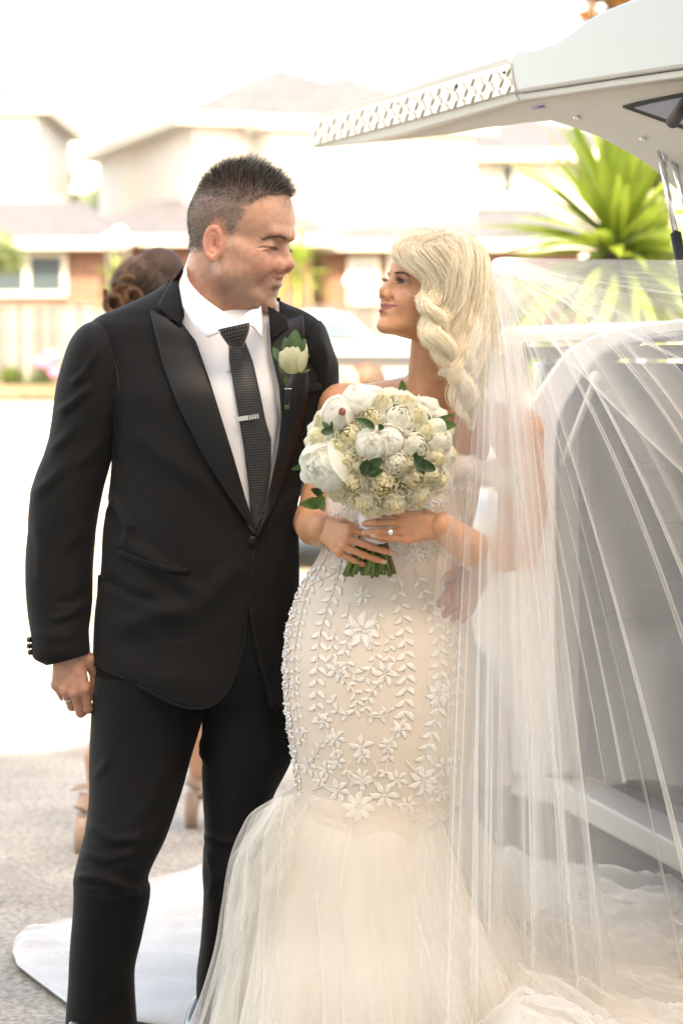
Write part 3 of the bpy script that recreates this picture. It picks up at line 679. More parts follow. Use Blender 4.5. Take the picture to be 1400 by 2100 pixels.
def man_col(L):
    A = L.copy(); A[:, 1] = np.abs(A[:, 1])
    c = np.tile(np.array((.50, .265, .175)), (len(L), 1))
    def mixc(w, col): 
        nonlocal c; w = np.clip(w, 0, 1)[:, None]; c = c * (1 - w) + np.array(col) * w
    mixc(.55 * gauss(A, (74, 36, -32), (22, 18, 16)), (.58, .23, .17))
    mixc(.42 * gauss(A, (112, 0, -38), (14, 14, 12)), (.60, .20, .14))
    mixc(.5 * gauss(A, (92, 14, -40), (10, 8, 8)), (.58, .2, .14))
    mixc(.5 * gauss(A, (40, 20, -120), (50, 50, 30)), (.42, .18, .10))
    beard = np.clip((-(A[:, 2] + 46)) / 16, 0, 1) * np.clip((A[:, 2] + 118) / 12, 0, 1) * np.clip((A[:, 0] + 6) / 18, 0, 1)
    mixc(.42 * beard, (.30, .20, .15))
    mz = -59
    lip = np.exp(-((A[:, 2] - mz - .25 * np.clip(A[:, 1] - 6, 0, 40)) / 7.0) ** 4) * (A[:, 1] < 27) * (A[:, 0] > 82 - .0 * A[:, 1]) * np.clip(1.5 - A[:, 1] / 22, 0, 1)
    mixc(.6 * lip, (.48, .19, .15))
    mixc(.7 * ((A[:, 1] > 72) & (A[:, 0] < 14) & (A[:, 2] > -60) & (A[:, 2] < 30)), (.62, .25, .18))
    scalp = np.clip((man_hairmask(L) - .2) / .5, 0, 1); mixc(.72 * scalp, (.15, .115, .095))
    return np.clip(c, 0, 1)
def man_hairline(L):
    """signed-ish millimetres inside the hair region"""
    x, y, z = L[:, 0], np.abs(L[:, 1]), L[:, 2]
    # hairline: from the forehead down the temple, round the ear to the nape
    front = np.interp(z, [-90, -62, -40, -22, -12, 8, 22, 40, 58, 72, 86, 140], [-60, -52, -36, -22, 20, 30, 34, 44, 54, 66, 84, 84]) + np.where(z > 50, -.16 * np.maximum(y - 12, 0), 0)
    low = z + 46 - .25 * (x + 60)
    ear = -(np.sqrt(((x + 8) / 17) ** 2 + ((z + 17) / 29) ** 2) - 1) * 20 * (y > 60)
    return np.minimum(np.minimum(front - x, low), np.where(y > 60, -ear, 50))
def man_hairmask(L):
    return np.clip((man_hairline(L) + 3 * np.sin(L[:, 2] * .5) * np.sin(L[:, 0] * .37)) / np.where(L[:, 2] > 55, 8, 20), 0, 1)
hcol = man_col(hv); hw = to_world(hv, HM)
# ---- hidden trunk and limbs under the clothes, hands at the cuffs: all one body mesh
SH = [W(196, 700, YM), W(640, 690, YM + .04)]; ELB = W(122, 1010, YM + .0); WR = W(140, 1335, YM - .03)
HIP = W(400, 1300, YM)
kneeR, ankR = W(250, 1740, YM - .05), W(212, 2190, YM + .03); kneeL, ankL = W(480, 1740, YM + .02), W(455, 2180, YM + .10)
SHL_ELB = W(690, 1050, YM + .16); handL = W(905, 1225, 4.72)
def man_trunk(P):
    P = P.astype(np.float32)
    d = sCap(P, tuple(W(425, 860, YM + .04)), tuple(W(405, 1300, YM + .02)), .085, .09)
    d = U(d, sCap(P, tuple(W(250, 745, YM + .02)), tuple(W(610, 745, YM + .04)), .045), .05)
    d = U(d, sCap(P, tuple(W(455, 640, YM + .03)), tuple(W(430, 760, YM + .02)), .06, .09), .05)
    d = U(d, sPath(P, [tuple(W(235, 755, YM)), tuple(W(150, 1010, YM)), tuple(WR)], [.04, .036, .028]), .03)
    d = U(d, sPath(P, [tuple(W(640, 755, YM + .04)), tuple(W(665, 990, YM + .1)), tuple(W(740, 1120, YM + .18)), tuple(W(930, 1150, YM + .12)), tuple(W(990, 1170, 4.76))], [.04, .036, .034, .03, .024]), .03)
    for k, a, x in ((kneeR, ankR, 310), (kneeL, ankL, 500)): d = U(d, sPath(P, [tuple(W(x, 1380, YM)), tuple(k), tuple(a)], [.06, .042, .032]), .04)
    return d
tv, tf = nets(man_trunk, (-.62, 4.62, 0), (.45, 5.25, 1.65), .012)
# right hand hanging, loosely curled: back of the hand to the camera-left/front
MHR = frame_xyz(W(138, 1322, YM - .04), (.07, -.02, -1), (-.25, -1, 0), .001 * 1.08)
def h1(P): return hand_sdf(P, [(22, 55, 40, -3), (30, 62, 45, -1), (38, 66, 45, 1), (44, 66, 45, 3)], [(12, 16, -6), (34, 36, -16), (60, 40, -26), (86, 34, -32), (104, 26, -30)], 1.02)[0]
h1v, h1f = nets(h1, (-62, -50, -95), (165, 60, 40), 2.0)
_, J1 = hand_sdf(np.zeros((1, 3)), [(22, 55, 40, -3), (30, 62, 45, -1), (38, 66, 45, 1), (44, 66, 45, 3)], [(12, 16, -6), (34, 36, -16)], 1.02)
# left hand round the bride's waist, finger ends on her hip
MHL = frame_xyz(W(982, 1176, 4.675), (-.49, -.42, -.62), (.42, -.85, .1), .001 * 1.0)
def h2(P): return hand_sdf(P, [(8, 16, 12, 3), (6, 18, 14, 1), (8, 22, 16, -1), (12, 26, 20, -4)], [(14, 16, -4), (30, 34, -8), (48, 44, -10), (66, 48, -12)], 1.02, .62)[0]
h2v, h2f = nets(h2, (-62, -50, -70), (160, 66, 40), 2.0)
def hand_col(L, J, base, nail=None, fat=1.0):
    c = np.tile(np.array(base), (len(L), 1)).astype(float)
    for pts in J:
        for q in pts[:3]: w = .45 * gauss(L, q, (9, 9, 9))[:, None]; c = c * (1 - w) + np.array((base[0] * 1.1, base[1] * .72, base[2] * .68)) * w
        if nail is not None:
            t = pts[3]; d_ = (pts[3] - pts[2]); d_ /= np.linalg.norm(d_); up = np.array((-d_[2], 0, d_[0])); up = up if up[2] > 0 or abs(d_[0]) < .2 else -up
            q = L - (t - d_ * 1.0); a = q @ d_; n_ = q @ up; s_ = q - a[:, None] * d_ - n_[:, None] * up
            w = ((np.abs(a) < 7.5) & (n_ > 2.2) & (np.linalg.norm(s_, axis=1) < 4.9))[:, None] * .9; c = c * (1 - w) + np.array(nail) * w
    return np.clip(c, 0, 1)
mskin = (.46, .235, .16)
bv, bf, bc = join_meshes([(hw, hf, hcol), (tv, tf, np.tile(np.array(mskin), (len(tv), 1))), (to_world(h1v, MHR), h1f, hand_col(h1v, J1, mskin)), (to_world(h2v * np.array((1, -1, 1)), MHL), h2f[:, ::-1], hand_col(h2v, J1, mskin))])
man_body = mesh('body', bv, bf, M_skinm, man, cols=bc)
eyes(HM, man, .1, -.5, dx=-5, dz=-4)
# teeth
tb = MB(); 
for k in range(-5, 6):
    y = k * 4.4; x = 93.0 - .020 * y * y; c = to_world(np.array([(x, y, -58.6 + .05 * abs(k) * abs(k) * .35)]), HM)[0]
    tb.box(c, (.0046, .0043, .0075), 0, HM.to_3x3() * (1000 / 1.085))
M_teeth = mat('teeth', (.68, .62, .52), .25, .5); tb.build('teeth', M_teeth, man, True)
# ---- hair: short sides, spiky on top
rng = np.random.default_rng(3)
p, nn = smooth_normals_rand(hv, hf, 24000, rng, lambda c: man_hairmask(c) * (1 + .5 * (c[:, 2] > 60)))
z = p[:, 2]; top = np.clip((z - 62) / 38, 0, 1); 
L = 6.0 + 21 * top ** 1.2 + 5 * np.clip((p[:, 0] - 30) / 50, 0, 1) * top; L *= rng.uniform(.45, 1.4, len(p))
flow = np.stack([-.55 + 1.05 * top, 0 * z, -1.0 + 1.5 * top], 1)
clump = np.stack([np.sin(p[:, 0] * .95 + p[:, 1] * .6) , np.sin(p[:, 1] * .9 + p[:, 0] * .41), 0 * z], 1) * .42
dr = nn * (.45 + 1.0 * top)[:, None] + flow * .55 + rng.normal(0, .13, p.shape) + clump * top[:, None]
front = np.clip((p[:, 0] - 55) / 25, 0, 1) * top; dr[:, 0] += .75 * front; dr[:, 2] += .25 * front
dr /= np.linalg.norm(dr, axis=1)[:, None]
k = 6; t = np.linspace(0, 1, k)[None, :, None]
bend = rng.normal(0, .12, p.shape) + np.array((.12, 0, -.10)) * top[:, None] + np.array((.05, 0, -.25)) * front[:, None] * rng.uniform(0, 2.2, (len(p), 1))
P3 = p[:, None] + dr[:, None] * L[:, None, None] * t + bend[:, None] * (L[:, None, None] * t ** 2) - nn[:, None] * .8
for _i in range(24):   # a few long wisps over the forehead
    pass
PW = to_world(P3.reshape(-1, 3), HM).reshape(len(p), k, 3)
grey = rng.random(len(p)) < (.22 + .62 * np.clip((45 - z) / 50, 0, 1) * np.clip((p[:, 0] + 50) / 60, 0, 1))
cols = np.where(grey[:, None], np.array((.42, .38, .33)), np.where(z[:, None] < 62, np.array((.095, .073, .058)), np.array((.036, .028, .023)))) * rng.uniform(.7, 1.3, (len(p), 1))
rad = (np.array([.16, .16, .15, .13, .10, .04]) * .001)[None] * rng.uniform(.8, 1.3, (len(p), 1)) * .95
strands('hair', PW, rad, cols[:, None].repeat(k, 1), M_hair, man)
# wisps, brows, lashes
def hair_lines(name, M, lines, n_each, jit, r, col, seed=1, parent=None, k=7):
    rg = np.random.default_rng(seed); out = []
    for ln in lines:
        b = resample(ln, k)
        for _ in range(n_each): out.append(b + rg.normal(0, jit, 3)[None] + rg.normal(0, jit * .25, (k, 3)))
    out = np.array(out); PWx = to_world(out.reshape(-1, 3), M).reshape(out.shape)
    rr = np.linspace(1, .35, k)[None] * r * .001
    strands(name, PWx, rr, np.array(col)[None, None].repeat(len(out), 0).repeat(k, 1), M_hair, parent)
hair_lines('hair_wisp', HM, [[(88, -20, 84), (97, -22, 74), (96, -20, 60)], [(86, -26, 82), (94, -32, 74), (91, -34, 62)], [(88, 6, 88), (104, 6, 80), (106, 4, 66)], [(88, 0, 88), (108, -4, 84), (112, -6, 74)]], 4, 2.0, .22, (.04, .03, .025), 4, man)
def brow(M, name, parent, arch, n, r, col, seed, ln=9, zoff=0):
    rg = np.random.default_rng(seed); out = []
    for sy in (-1, 1):
        for _ in range(n):
            s = rg.random(); q = np.array([np.interp(s, arch['s'], arch['p'][:, i]) for i in range(3)]); q = q + rg.normal(0, 1, 3) * np.array((.5, .3, arch['w'] * (1 - .5 * s)))
            d_ = np.array((-.45, .8, .35 - .6 * s)) * ln * rg.uniform(.6, 1.1)
            st = q[None] + d_[None] * np.linspace(0, 1, 4)[:, None]; st[:, 1] *= sy; out.append(st)
    out = np.array(out); P_ = to_world(out.reshape(-1, 3), M).reshape(out.shape)
    strands(name, P_, np.linspace(1, .3, 4)[None] * r * .001, np.array(col)[None, None].repeat(len(out), 0).repeat(4, 1), M_hair, parent)
def on_head(fn, pts, lift=.4):
    """slide head-space points along x on to the skin"""
    out = []
    for (y, z) in pts:
        x = np.linspace(130, 40, 400); d = fn(np.stack([x, np.full(400, y), np.full(400, z)], 1)); i = np.argmax(d < lift); out.append((x[i], y, z))
    return np.array(out)
ap = on_head(man_head, [(4, 12), (18, 14), (30, 15.5), (40, 13), (49, 6)], 1.0)
brow(HM, 'eyebrow', man, dict(s=np.linspace(0, 1, 5), p=ap, w=2.4), 230, .2, (.06, .045, .036), 5, 9)
lp = on_head(man_head, [(21, -3), (26, -4.5), (32, -5.5), (38, -5.5), (44, -4)], .3)
ll = []
for sy in (-1, 1):
    for s in np.linspace(0, 1, 26):
        q = np.array([np.interp(s, np.linspace(0, 1, 5), lp[:, i]) for i in range(3)]); q[1] *= sy
        ll.append([q, q + np.array((3.5, (s - .4) * 3 * sy, -2.5)), q + np.array((7.0, (s - .4) * 6 * sy, -3.6))])
hair_lines('eyelashes', HM, ll, 2, .35, .2, (.02, .015, .012), 6, man, 4)
# ---- clothes: lofts of rounded sections
def loft(rows, n=72, exp=2.3, subdiv=40, dep=None):
    """rows: (py, left px, right px, centre distance, half depth). returns verts, faces, rings"""
    A = np.array(rows, float); py = np.linspace(A[0, 0], A[-1, 0], subdiv); B = interp(A[:, 0], A[:, 1:], py)
    V = []
    for y, (l, r, Y, hd) in zip(py, B):
        c = W((l + r) / 2, y, Y); hw_ = (r - l) / 2 / FPX * Y
        for j in range(n):
            q = 2 * math.pi * j / n; cx, sx = math.cos(q), math.sin(q)
            V.append(c + Vector((hw_ * math.copysign(abs(cx) ** (2 / exp), cx), -hd * math.copysign(abs(sx) ** (2 / exp), sx), 0)))
    F = grid_faces(subdiv, n, True)
    return V, F
def cap_loft(V, F, n):
    c0 = sum(V[:n], Vector()) / n; c1 = sum(V[-n:], Vector()) / n; a = len(V); V = V + [c0, c1]
    F = F + [(a, j, (j + 1) % n) for j in range(n)][::-1] + [(a + 1, a - n + (j + 1) % n, a - n + j) for j in range(n)]
    return V, F
def seg_dist(px, py, poly):
    best = 1e9; bp = None; n = len(poly)
    for i in range(n - 1):
        ax, ay = poly[i]; bx, by = poly[i + 1]; dx, dy = bx - ax, by - ay; t = max(0, min(1, ((px - ax) * dx + (py - ay) * dy) / (dx * dx + dy * dy + 1e-9)))
        qx, qy = ax + t * dx, ay + t * dy; d = math.hypot(px - qx, py - qy)
        if d < best: best = d; bp = (qx, qy)
    return best, bp
def folds(V, F, creases, noise_amp=.0015, nscale=5.0, seed=0):
    """cloth folds: ridges along pixel polylines (pts, half width px, height m), pushed along the normals; plus a gentle unevenness"""
    me = bpy.data.meshes.new('t'); me.from_pydata([tuple(v) for v in V], [], F); me.update(); N = [v.normal.copy() for v in me.vertices]; bpy.data.meshes.remove(me)
    out = []
    for v, n in zip(V, N):
        h = noise_amp * noise.noise(Vector(v) * nscale + Vector((seed, 0, 0))) * 2
        if creases and n.y < .35:
            px, py = PX(v)
            for pts, w, a in creases:
                if min(p[0] for p in pts) - 2 * w < px < max(p[0] for p in pts) + 2 * w and min(p[1] for p in pts) - 2 * w < py < max(p[1] for p in pts) + 2 * w:
                    d, bp = seg_dist(px, py, pts)
                    if d < 2.5 * w:
                        e = min(1, (math.hypot(bp[0] - pts[0][0], bp[1] - pts[0][1])) / (2 * w)) * min(1, (math.hypot(bp[0] - pts[-1][0], bp[1] - pts[-1][1])) / (2 * w))
                        side = 1 if (bp[1] - py) > 0 else -1
                        h += a * e * (math.exp(-(d / w) ** 2) - .45 * math.exp(-((d - w * 1.3) / w) ** 2) * (1 if side < 0 else .4))
        out.append(Vector(v) + n * h)
    return out
# torso of the shirt (inner) and the jacket (outer)
torso_rows = [(560, 372, 500, YM + .06, .03), (575, 345, 530, YM + .06, .045), (592, 318, 552, YM + .05, .058), (608, 288, 566, YM + .045, .068), (622, 260, 590, YM + .04, .075), (634, 235, 622, YM + .035, .08), (648, 205, 648, YM + .035, .085), (665, 185, 662, YM + .03, .09), (700, 178, 668, YM + .03, .10), (740, 188, 668, YM + .02, .105), (820, 212, 655, YM, .115), (900, 228, 640, YM, .12), (1000, 222, 618, YM, .12), (1080, 214, 612, YM, .125), (1160, 210, 612, YM, .13), (1240, 196, 612, YM, .13), (1300, 190, 604, YM, .13), (1400, 188, 598, YM, .135), (1470, 188, 596, YM, .135)]
inner = [(a, b + 14, c - 14, d, e - .014) for a, b, c, d, e in torso_rows if a < 1350]
V, F = loft(inner, 80, 2.3, 60); V, F = cap_loft(V, F, 80)
shirt = mesh('shirt', V, F, M_shirt, man)
VJ, FJ = loft(torso_rows, 240, 2.3, 230)
cre = [([(225, 1010), (262, 1080), (262, 1120)], 9, .006), ([(235, 1100), (330, 1160), (420, 1230)], 16, .004), ([(212, 1180), (260, 1215), (330, 1240)], 12, -.004), ([(220, 1290), (300, 1270), (420, 1240), (500, 1150)], 24, .005), ([(250, 870), (330, 930), (420, 990), (500, 1080)], 26, .004), ([(610, 1000), (560, 1060), (525, 1110)], 16, .005), ([(200, 1330), (300, 1390), (420, 1400)], 30, .003), ([(620, 800), (600, 880), (570, 980)], 18, .003), ([(250, 1180), (330, 1250), (440, 1290)], 20, .003)]
cre = [(a_, w_, h_ * 1.5) for a_, w_, h_ in cre]
VJ = folds(VJ, FJ, cre, .0045, 5.0)
bj = BVHTree.FromPolygons([Vector(v) for v in VJ], FJ)
def pip(x, y, poly):
    r = False; n = len(poly); j = n - 1
    for i in range(n):
        if (poly[i][1] > y) != (poly[j][1] > y) and x < (poly[j][0] - poly[i][0]) * (y - poly[i][1]) / (poly[j][1] - poly[i][1]) + poly[i][0]: r = not r
        j = i
    return r
def clip_front(V, F, poly, keep=False, tol=8.0, front=True):
    """cut the part of a front surface whose pixels fall inside poly (or outside if keep) and draw its rim on to the outline"""
    me = bpy.data.meshes.new('t'); me.from_pydata([tuple(v) for v in V], [], F); me.update()
    N = [p.normal.copy() for p in me.polygons]; N0 = [v.normal.copy() for v in me.vertices]; bpy.data.meshes.remove(me)
    px = [PX(v) for v in V]; closed = list(poly) + [poly[0]]; V = list(V)
    for i, v in enumerate(V):
        d, bp = seg_dist(px[i][0], px[i][1], closed)
        if d < tol * .42 and (N0[i].y < .3 or not front): V[i] = W(bp[0], bp[1], v.y); px[i] = bp
    out = []
    for f, n in zip(F, N):
        isf = n.y < .25 or not front
        c = pip(sum(px[i][0] for i in f) / len(f), sum(px[i][1] for i in f) / len(f), poly)
        if isf and c != keep: continue
        out.append(f)
    from collections import Counter
    ec = Counter()
    for f in out:
        for i in range(len(f)): ec[tuple(sorted((f[i], f[(i + 1) % len(f)])))] += 1
    rim = {v for e, c in ec.items() if c == 1 for v in e}
    for v in rim:
        d, bp = seg_dist(px[v][0], px[v][1], closed)
        if d < tol * 1.6: p = V[v]; V[v] = W(bp[0], bp[1], p.y)
    return V, out
vneck = [(345, 540), (345, 640), (382, 800), (430, 920), (466, 1010), (520, 1094), (560, 1020), (590, 930), (600, 860), (580, 780), (566, 700), (574, 640), (575, 560)]
VJ, FJ = clip_front(VJ, FJ, vneck)
hemcut = [(508, 1235), (503, 1290), (496, 1335), (486, 1375), (470, 1412), (448, 1438), (422, 1452), (390, 1453), (345, 1438), (270, 1400), (190, 1362), (100, 1362), (100, 1700), (720, 1700), (720, 1440), (604, 1442), (575, 1453), (556, 1451), (545, 1400), (526, 1330), (514, 1270)]
VJ, FJ = clip_front(VJ, FJ, hemcut, front=False)
jacket = mesh('jacket', VJ, FJ, M_suit, man); solid(jacket, .004)
bs = bvh_of(shirt)
# ---- strips laid on a surface between two pixel outlines
def strip(name, A, B, bvh, off, m, parent, nc=8, nr=40, thick=.003, bulge=0.0, fallY=None, smooth_pts=False, cols=None, uv=True):
    ra = (resample if smooth_pts else lin)(A, nr); rb = (resample if smooth_pts else lin)(B, nr); V = []; uvs = []; last = None
    for i in range(nr):
        for j in range(nc):
            s = j / (nc - 1); px, py = ra[i] * (1 - s) + rb[i] * s; h, n = hit(bvh, px, py)
            if h is None or (fallY and abs(h.y - fallY) > .25): y = last if last else (fallY or YM - .1); h = W(px, py, y)
            last = h.y
            o_ = off + bulge * math.sin(math.pi * s)
            V.append(W(px, py, h.y - o_)); uvs.append((s, i / (nr - 1)))
    # even out steps
    Yg = np.array([v.y for v in V]).reshape(nr, nc)
    for _ in range(2):
        Z = Yg.copy(); Z[1:-1] = (Yg[:-2] + 2 * Yg[1:-1] + Yg[2:]) / 4; Z[:, 1:-1] = (Z[:, :-2] + 2 * Z[:, 1:-1] + Z[:, 2:]) / 4; Yg = Z
    V = [W(*PX(v), Yg.reshape(-1)[i]) for i, v in enumerate(V)]
    o = mesh(name, V, [tuple(reversed(f)) for f in grid_faces(nr, nc)], m, parent, uvs=uvs)
    if thick: solid(o, thick, -1)
    return o
# shirt front, placket, collar
_sf = strip('shirt_front', [(362, 600), (372, 700), (405, 800), (438, 880), (480, 990), (510, 1060)], [(552, 620), (548, 700), (560, 780), (572, 860), (560, 940), (530, 1070)], bs, .004, M_shirt, man, 14, 50, .002)
# lapels: the man's right (left in the photo) and left
latL_in = [(383, 640), (402, 700), (430, 780), (455, 860), (480, 940), (503, 1020), (526, 1092)]
latL_out = [(306, 634), (330, 740), (368, 840), (416, 935), (460, 1005), (500, 1064), (528, 1102)]
lp1 = strip('lapel', latL_out, [(368, 655)] + latL_in[1:], bj, .010, M_satin, man, 10, 60, .003, .003)
lat2_in = [(552, 660), (556, 720), (572, 790), (577, 850), (571, 910), (560, 970), (545, 1040), (524, 1100)]
lat2_out = [(622, 645), (628, 700), (634, 790), (628, 850), (610, 910), (588, 975), (560, 1045), (526, 1106)]
lp2 = strip('lapel', lat2_in, lat2_out, bj, .010, M_satin, man, 9, 60, .003, .003)
strip('jacket_collar', [(352, 652), (322, 630), (340, 596), (372, 548)], [(370, 668), (378, 650), (374, 610), (376, 570)], bj, .015, M_suit, man, 7, 24, .004, .004)
strip('jacket_collar', [(549, 628), (552, 660), (556, 700)], [(560, 632), (586, 648), (592, 672)], bj, .014, M_suit, man, 6, 14, .004, .003)
for (x_, y_) in ((478, 735), (493, 800), (508, 930)):
    pass
# buttons, welt pocket, seams
bt = MB(); h, n = hit(bj, 518, 1108); bt.sphere(h + Vector((0, -.006, 0)), (.0095, .005, .0095), 14, 8); bt.build('jacket_button', M_satin, man, True)
def seam(name, pts, bvh, r=.0012, off=.0, m=None):
    t = MB(); P_ = []
    for p in resample(pts, 30):
        h, n = hit(bvh, p[0], p[1])
        if h: P_.append(h + n * off)
    if len(P_) > 2: t.tube(P_, r, 5); t.build(name, m or M_satin, man, True)
strip('pocket_welt', [(246, 1128), (300, 1150), (350, 1163), (390, 1167)], [(243, 1138), (298, 1160), (348, 1173), (388, 1175)], bj, .003, M_suit, man, 4, 20, .003)
strip('pocket_welt', [(588, 800), (620, 792), (655, 785)], [(590, 812), (622, 806), (657, 800)], bj, .003, M_suit, man, 4, 14, .003)
seam('jacket_edge', [(509, 1225), (514, 1262), (526, 1330), (545, 1400), (556, 1449)], bj, .0032, m=M_suit); seam('jacket_edge', [(520, 1125), (509, 1225), (503, 1290), (496, 1335), (486, 1375), (470, 1412), (448, 1438), (422, 1452), (390, 1453), (345, 1438), (270, 1400), (192, 1362)], bj, .0026, m=M_suit)
seam('jacket_seam', [(352, 1010), (358, 1080), (368, 1140), (372, 1160)], bj, .0011)
seam('jacket_seam', [(190, 655), (228, 720), (244, 800), (246, 880), (238, 940)], bj, .0016)
seam('jacket_seam', [(648, 650), (668, 700), (672, 760), (660, 800)], bj, .0016)
# ---- sleeves
def tube_px(rows, n=56, subdiv=90, exp=2.1):
    """rows: (left px,left py,right px,right py, centre Y, half depth) cross sections in any direction"""
    A = np.array(rows, float); k = np.arange(len(A)); B = interp(k, A, np.linspace(0, len(A) - 1, subdiv)); V = []
    for (lx, ly, rx, ry, Y, hd) in B:
        a = W(lx, ly, Y); b = W(rx, ry, Y); c = (a + b) / 2; u = (b - a) / 2
        for j in range(n):
            q = 2 * math.pi * j / n; cx, sx = math.cos(q), math.sin(q)
            V.append(c + u * math.copysign(abs(cx) ** (2 / exp), cx) + Vector((0, -hd * math.copysign(abs(sx) ** (2 / exp), sx), 0)))
    return V, grid_faces(subdiv, n, True)
sl_rows = [(212, 655, 232, 672, YM + .01, .03), (190, 655, 246, 705, YM + .01, .062), (162, 670, 252, 740, YM, .08), (140, 705, 256, 780, YM, .086), (126, 765, 254, 830, YM, .085), (108, 850, 246, 880, YM, .082), (92, 920, 232, 950, YM, .08), (68, 1000, 216, 1010, YM, .078), (60, 1090, 202, 1100, YM, .074), (56, 1180, 192, 1190, YM - .01, .07), (57, 1260, 186, 1258, YM - .02, .065), (60, 1300, 184, 1290, YM - .03, .062), (64, 1348, 188, 1320, YM - .035, .058), (92, 1366, 190, 1338, YM - .035, .05)]
V, F = tube_px(sl_rows, 90, 170)
V = folds(V, F, [([(140, 790), (170, 770), (200, 715)], 9, .006), ([(112, 850), (150, 825), (190, 790)], 10, .007), ([(95, 930), (130, 900), (160, 870)], 12, .006), ([(66, 1020), (100, 990), (135, 950)], 12, .006), ([(75, 1060), (85, 1120), (82, 1200)], 12, .004), ([(180, 1240), (140, 1262), (100, 1272)], 9, .005), ([(185, 1210), (150, 1235), (110, 1235)], 9, -.004), ([(70, 1290), (110, 1310), (160, 1300)], 12, .003), ([(120, 1130), (150, 1110), (190, 1060)], 14, .004), ([(150, 960), (190, 930), (225, 880)], 14, .005)], .0045, 7.0, 3)
slv = mesh('sleeve', V, F, M_suit, man); solid(slv, .003)
# cuff buttons
bt = bvh_of(slv)
for (x, y) in ((62, 1312), (62, 1325), (64, 1338)):
    b_ = MB(); b_.sphere(W(x - 2, y, YM - .05), (.006, .007, .006), 10, 6); b_.build('cuff_button', mat('button_black', (.01, .01, .01), .25, .5), man, True)
sl2 = [(630, 675, 645, 656, YM + .03, .03), (618, 705, 660, 658, YM + .03, .062), (612, 745, 676, 690, YM + .03, .08), (615, 790, 694, 765, YM + .04, .08), (618, 850, 694, 840, YM + .05, .08), (615, 920, 680, 920, YM + .07, .075), (612, 1000, 678, 1000, YM + .10, .07), (650, 1090, 710, 1030, YM + .15, .06), (740, 1150, 760, 1070, YM + .20, .055), (840, 1180, 840, 1100, YM + .20, .052), (930, 1195, 935, 1115, YM + .14, .045), (965, 1190, 985, 1130, YM + .02, .035)]
V, F = tube_px(sl2, 60, 90)
V = folds(V, F, [([(660, 690), (668, 740), (660, 800)], 10, .004), ([(690, 780), (660, 820), (630, 840)], 10, .005)], .003, 7.0, 9)
mesh('sleeve', V, F, M_suit, man)
# ---- shirt collar
def band(rowsA, rowsB, m, name, thick=.002, n=30, par=None):
    A = resample(rowsA, n); B = lin(rowsB, n); nc = 6; V = []
    for i in range(n):
        for j in range(nc): s = j / (nc - 1); V.append(Vector(A[i] * (1 - s) + B[i] * s) )
    o = mesh(name, V, [tuple(reversed(f)) for f in grid_faces(n, nc)], m, par or man); solid(o, thick, 0); return o
c_ = YM
band([W(384, 536, c_ + .05), W(382, 552, c_ - .02), W(386, 574, c_ - .062), W(408, 601, c_ - .092), W(446, 631, c_ - .122), W(487, 657, c_ - .140)],
     [W(376, 560, c_ + .05), W(368, 585, c_ - .03), W(376, 630, c_ - .082), W(398, 668, c_ - .118), W(424, 692, c_ - .140), W(489, 668, c_ - .149)], M_shirt, 'shirt_collar', .003)
band([W(534, 622, c_ - .02), W(531, 632, c_ - .07), W(512, 637, c_ - .105), W(489, 657, c_ - .140)],
     [W(540, 660, c_ - .03), W(537, 694, c_ - .11), W(518, 668, c_ - .135), W(490, 668, c_ - .149)], M_shirt, 'shirt_collar', .003)
# ---- tie with woven dots
M_tie = mat('tie_silk', (.012, .012, .013), .5, .4, sheen=.2); nt = M_tie.node_tree; b = nt.nodes['Principled BSDF']
uvn = nt.nodes.new('ShaderNodeUVMap'); mp = nt.nodes.new('ShaderNodeMapping'); mp.inputs['Scale'].default_value = (11, 74, 1); nt.links.new(uvn.outputs[0], mp.inputs[0])
sx = nt.nodes.new('ShaderNodeSeparateXYZ'); nt.links.new(mp.outputs[0], sx.inputs[0])
def mth(op, a, b_=None):
    n = nt.nodes.new('ShaderNodeMath'); n.operation = op
    for i, v_ in enumerate((a, b_)):
        if v_ is None: continue
        if isinstance(v_, (int, float)): n.inputs[i].default_value = v_
        else: nt.links.new(v_, n.inputs[i])
    return n.outputs[0]
row = mth('FLOOR', sx.outputs[1]); odd = mth('MODULO', row, 2.0); xx = mth('ADD', sx.outputs[0], mth('MULTIPLY', odd, .5))
fx = mth('SUBTRACT', mth('FRACT', xx), .5); fy = mth('SUBTRACT', mth('FRACT', sx.outputs[1]), .5)
dd = mth('ADD', mth('MULTIPLY', fx, fx), mth('MULTIPLY', fy, fy)); dot = mth('LESS_THAN', dd, .011)
mxn = nt.nodes.new('ShaderNodeMixRGB'); mxn.inputs[1].default_value = (.010, .010, .011, 1); mxn.inputs[2].default_value = (.34, .32, .29, 1); nt.links.new(dot, mxn.inputs[0]); nt.links.new(mxn.outputs[0], b.inputs['Base Color'])
strip('tie', [(469, 700), (470, 740), (480, 800), (490, 860), (500, 920), (510, 1000), (513, 1050), (524, 1085)], [(503, 700), (518, 740), (532, 800), (544, 860), (556, 900), (556, 960), (548, 1020), (530, 1080)], bs, .012, M_tie, man, 12, 80, .003, .006)
KA = [W(446, 676, YM - .142), W(456, 692, YM - .142), W(466, 706, YM - .136), W(474, 715, YM - .125)]; KB = [W(512, 661, YM - .142), W(511, 676, YM - .142), W(505, 695, YM - .136), W(500, 711, YM - .125)]
KV = []; kuv = []; ra = resample(KA, 14); rbb = resample(KB, 14)
for i_ in range(14):
    for j_ in range(12):
        s_ = j_ / 11; KV.append(Vector(ra[i_] * (1 - s_) + rbb[i_] * s_) + Vector((0, -.016 * math.sin(math.pi * s_) ** .7 * (1 - .3 * i_ / 13), 0))); kuv.append((s_ * .95, i_ / 13 * .09))
solid(mesh('tie_knot', KV, [tuple(reversed(f)) for f in grid_faces(14, 12)], M_tie, man, uvs=kuv), .004)
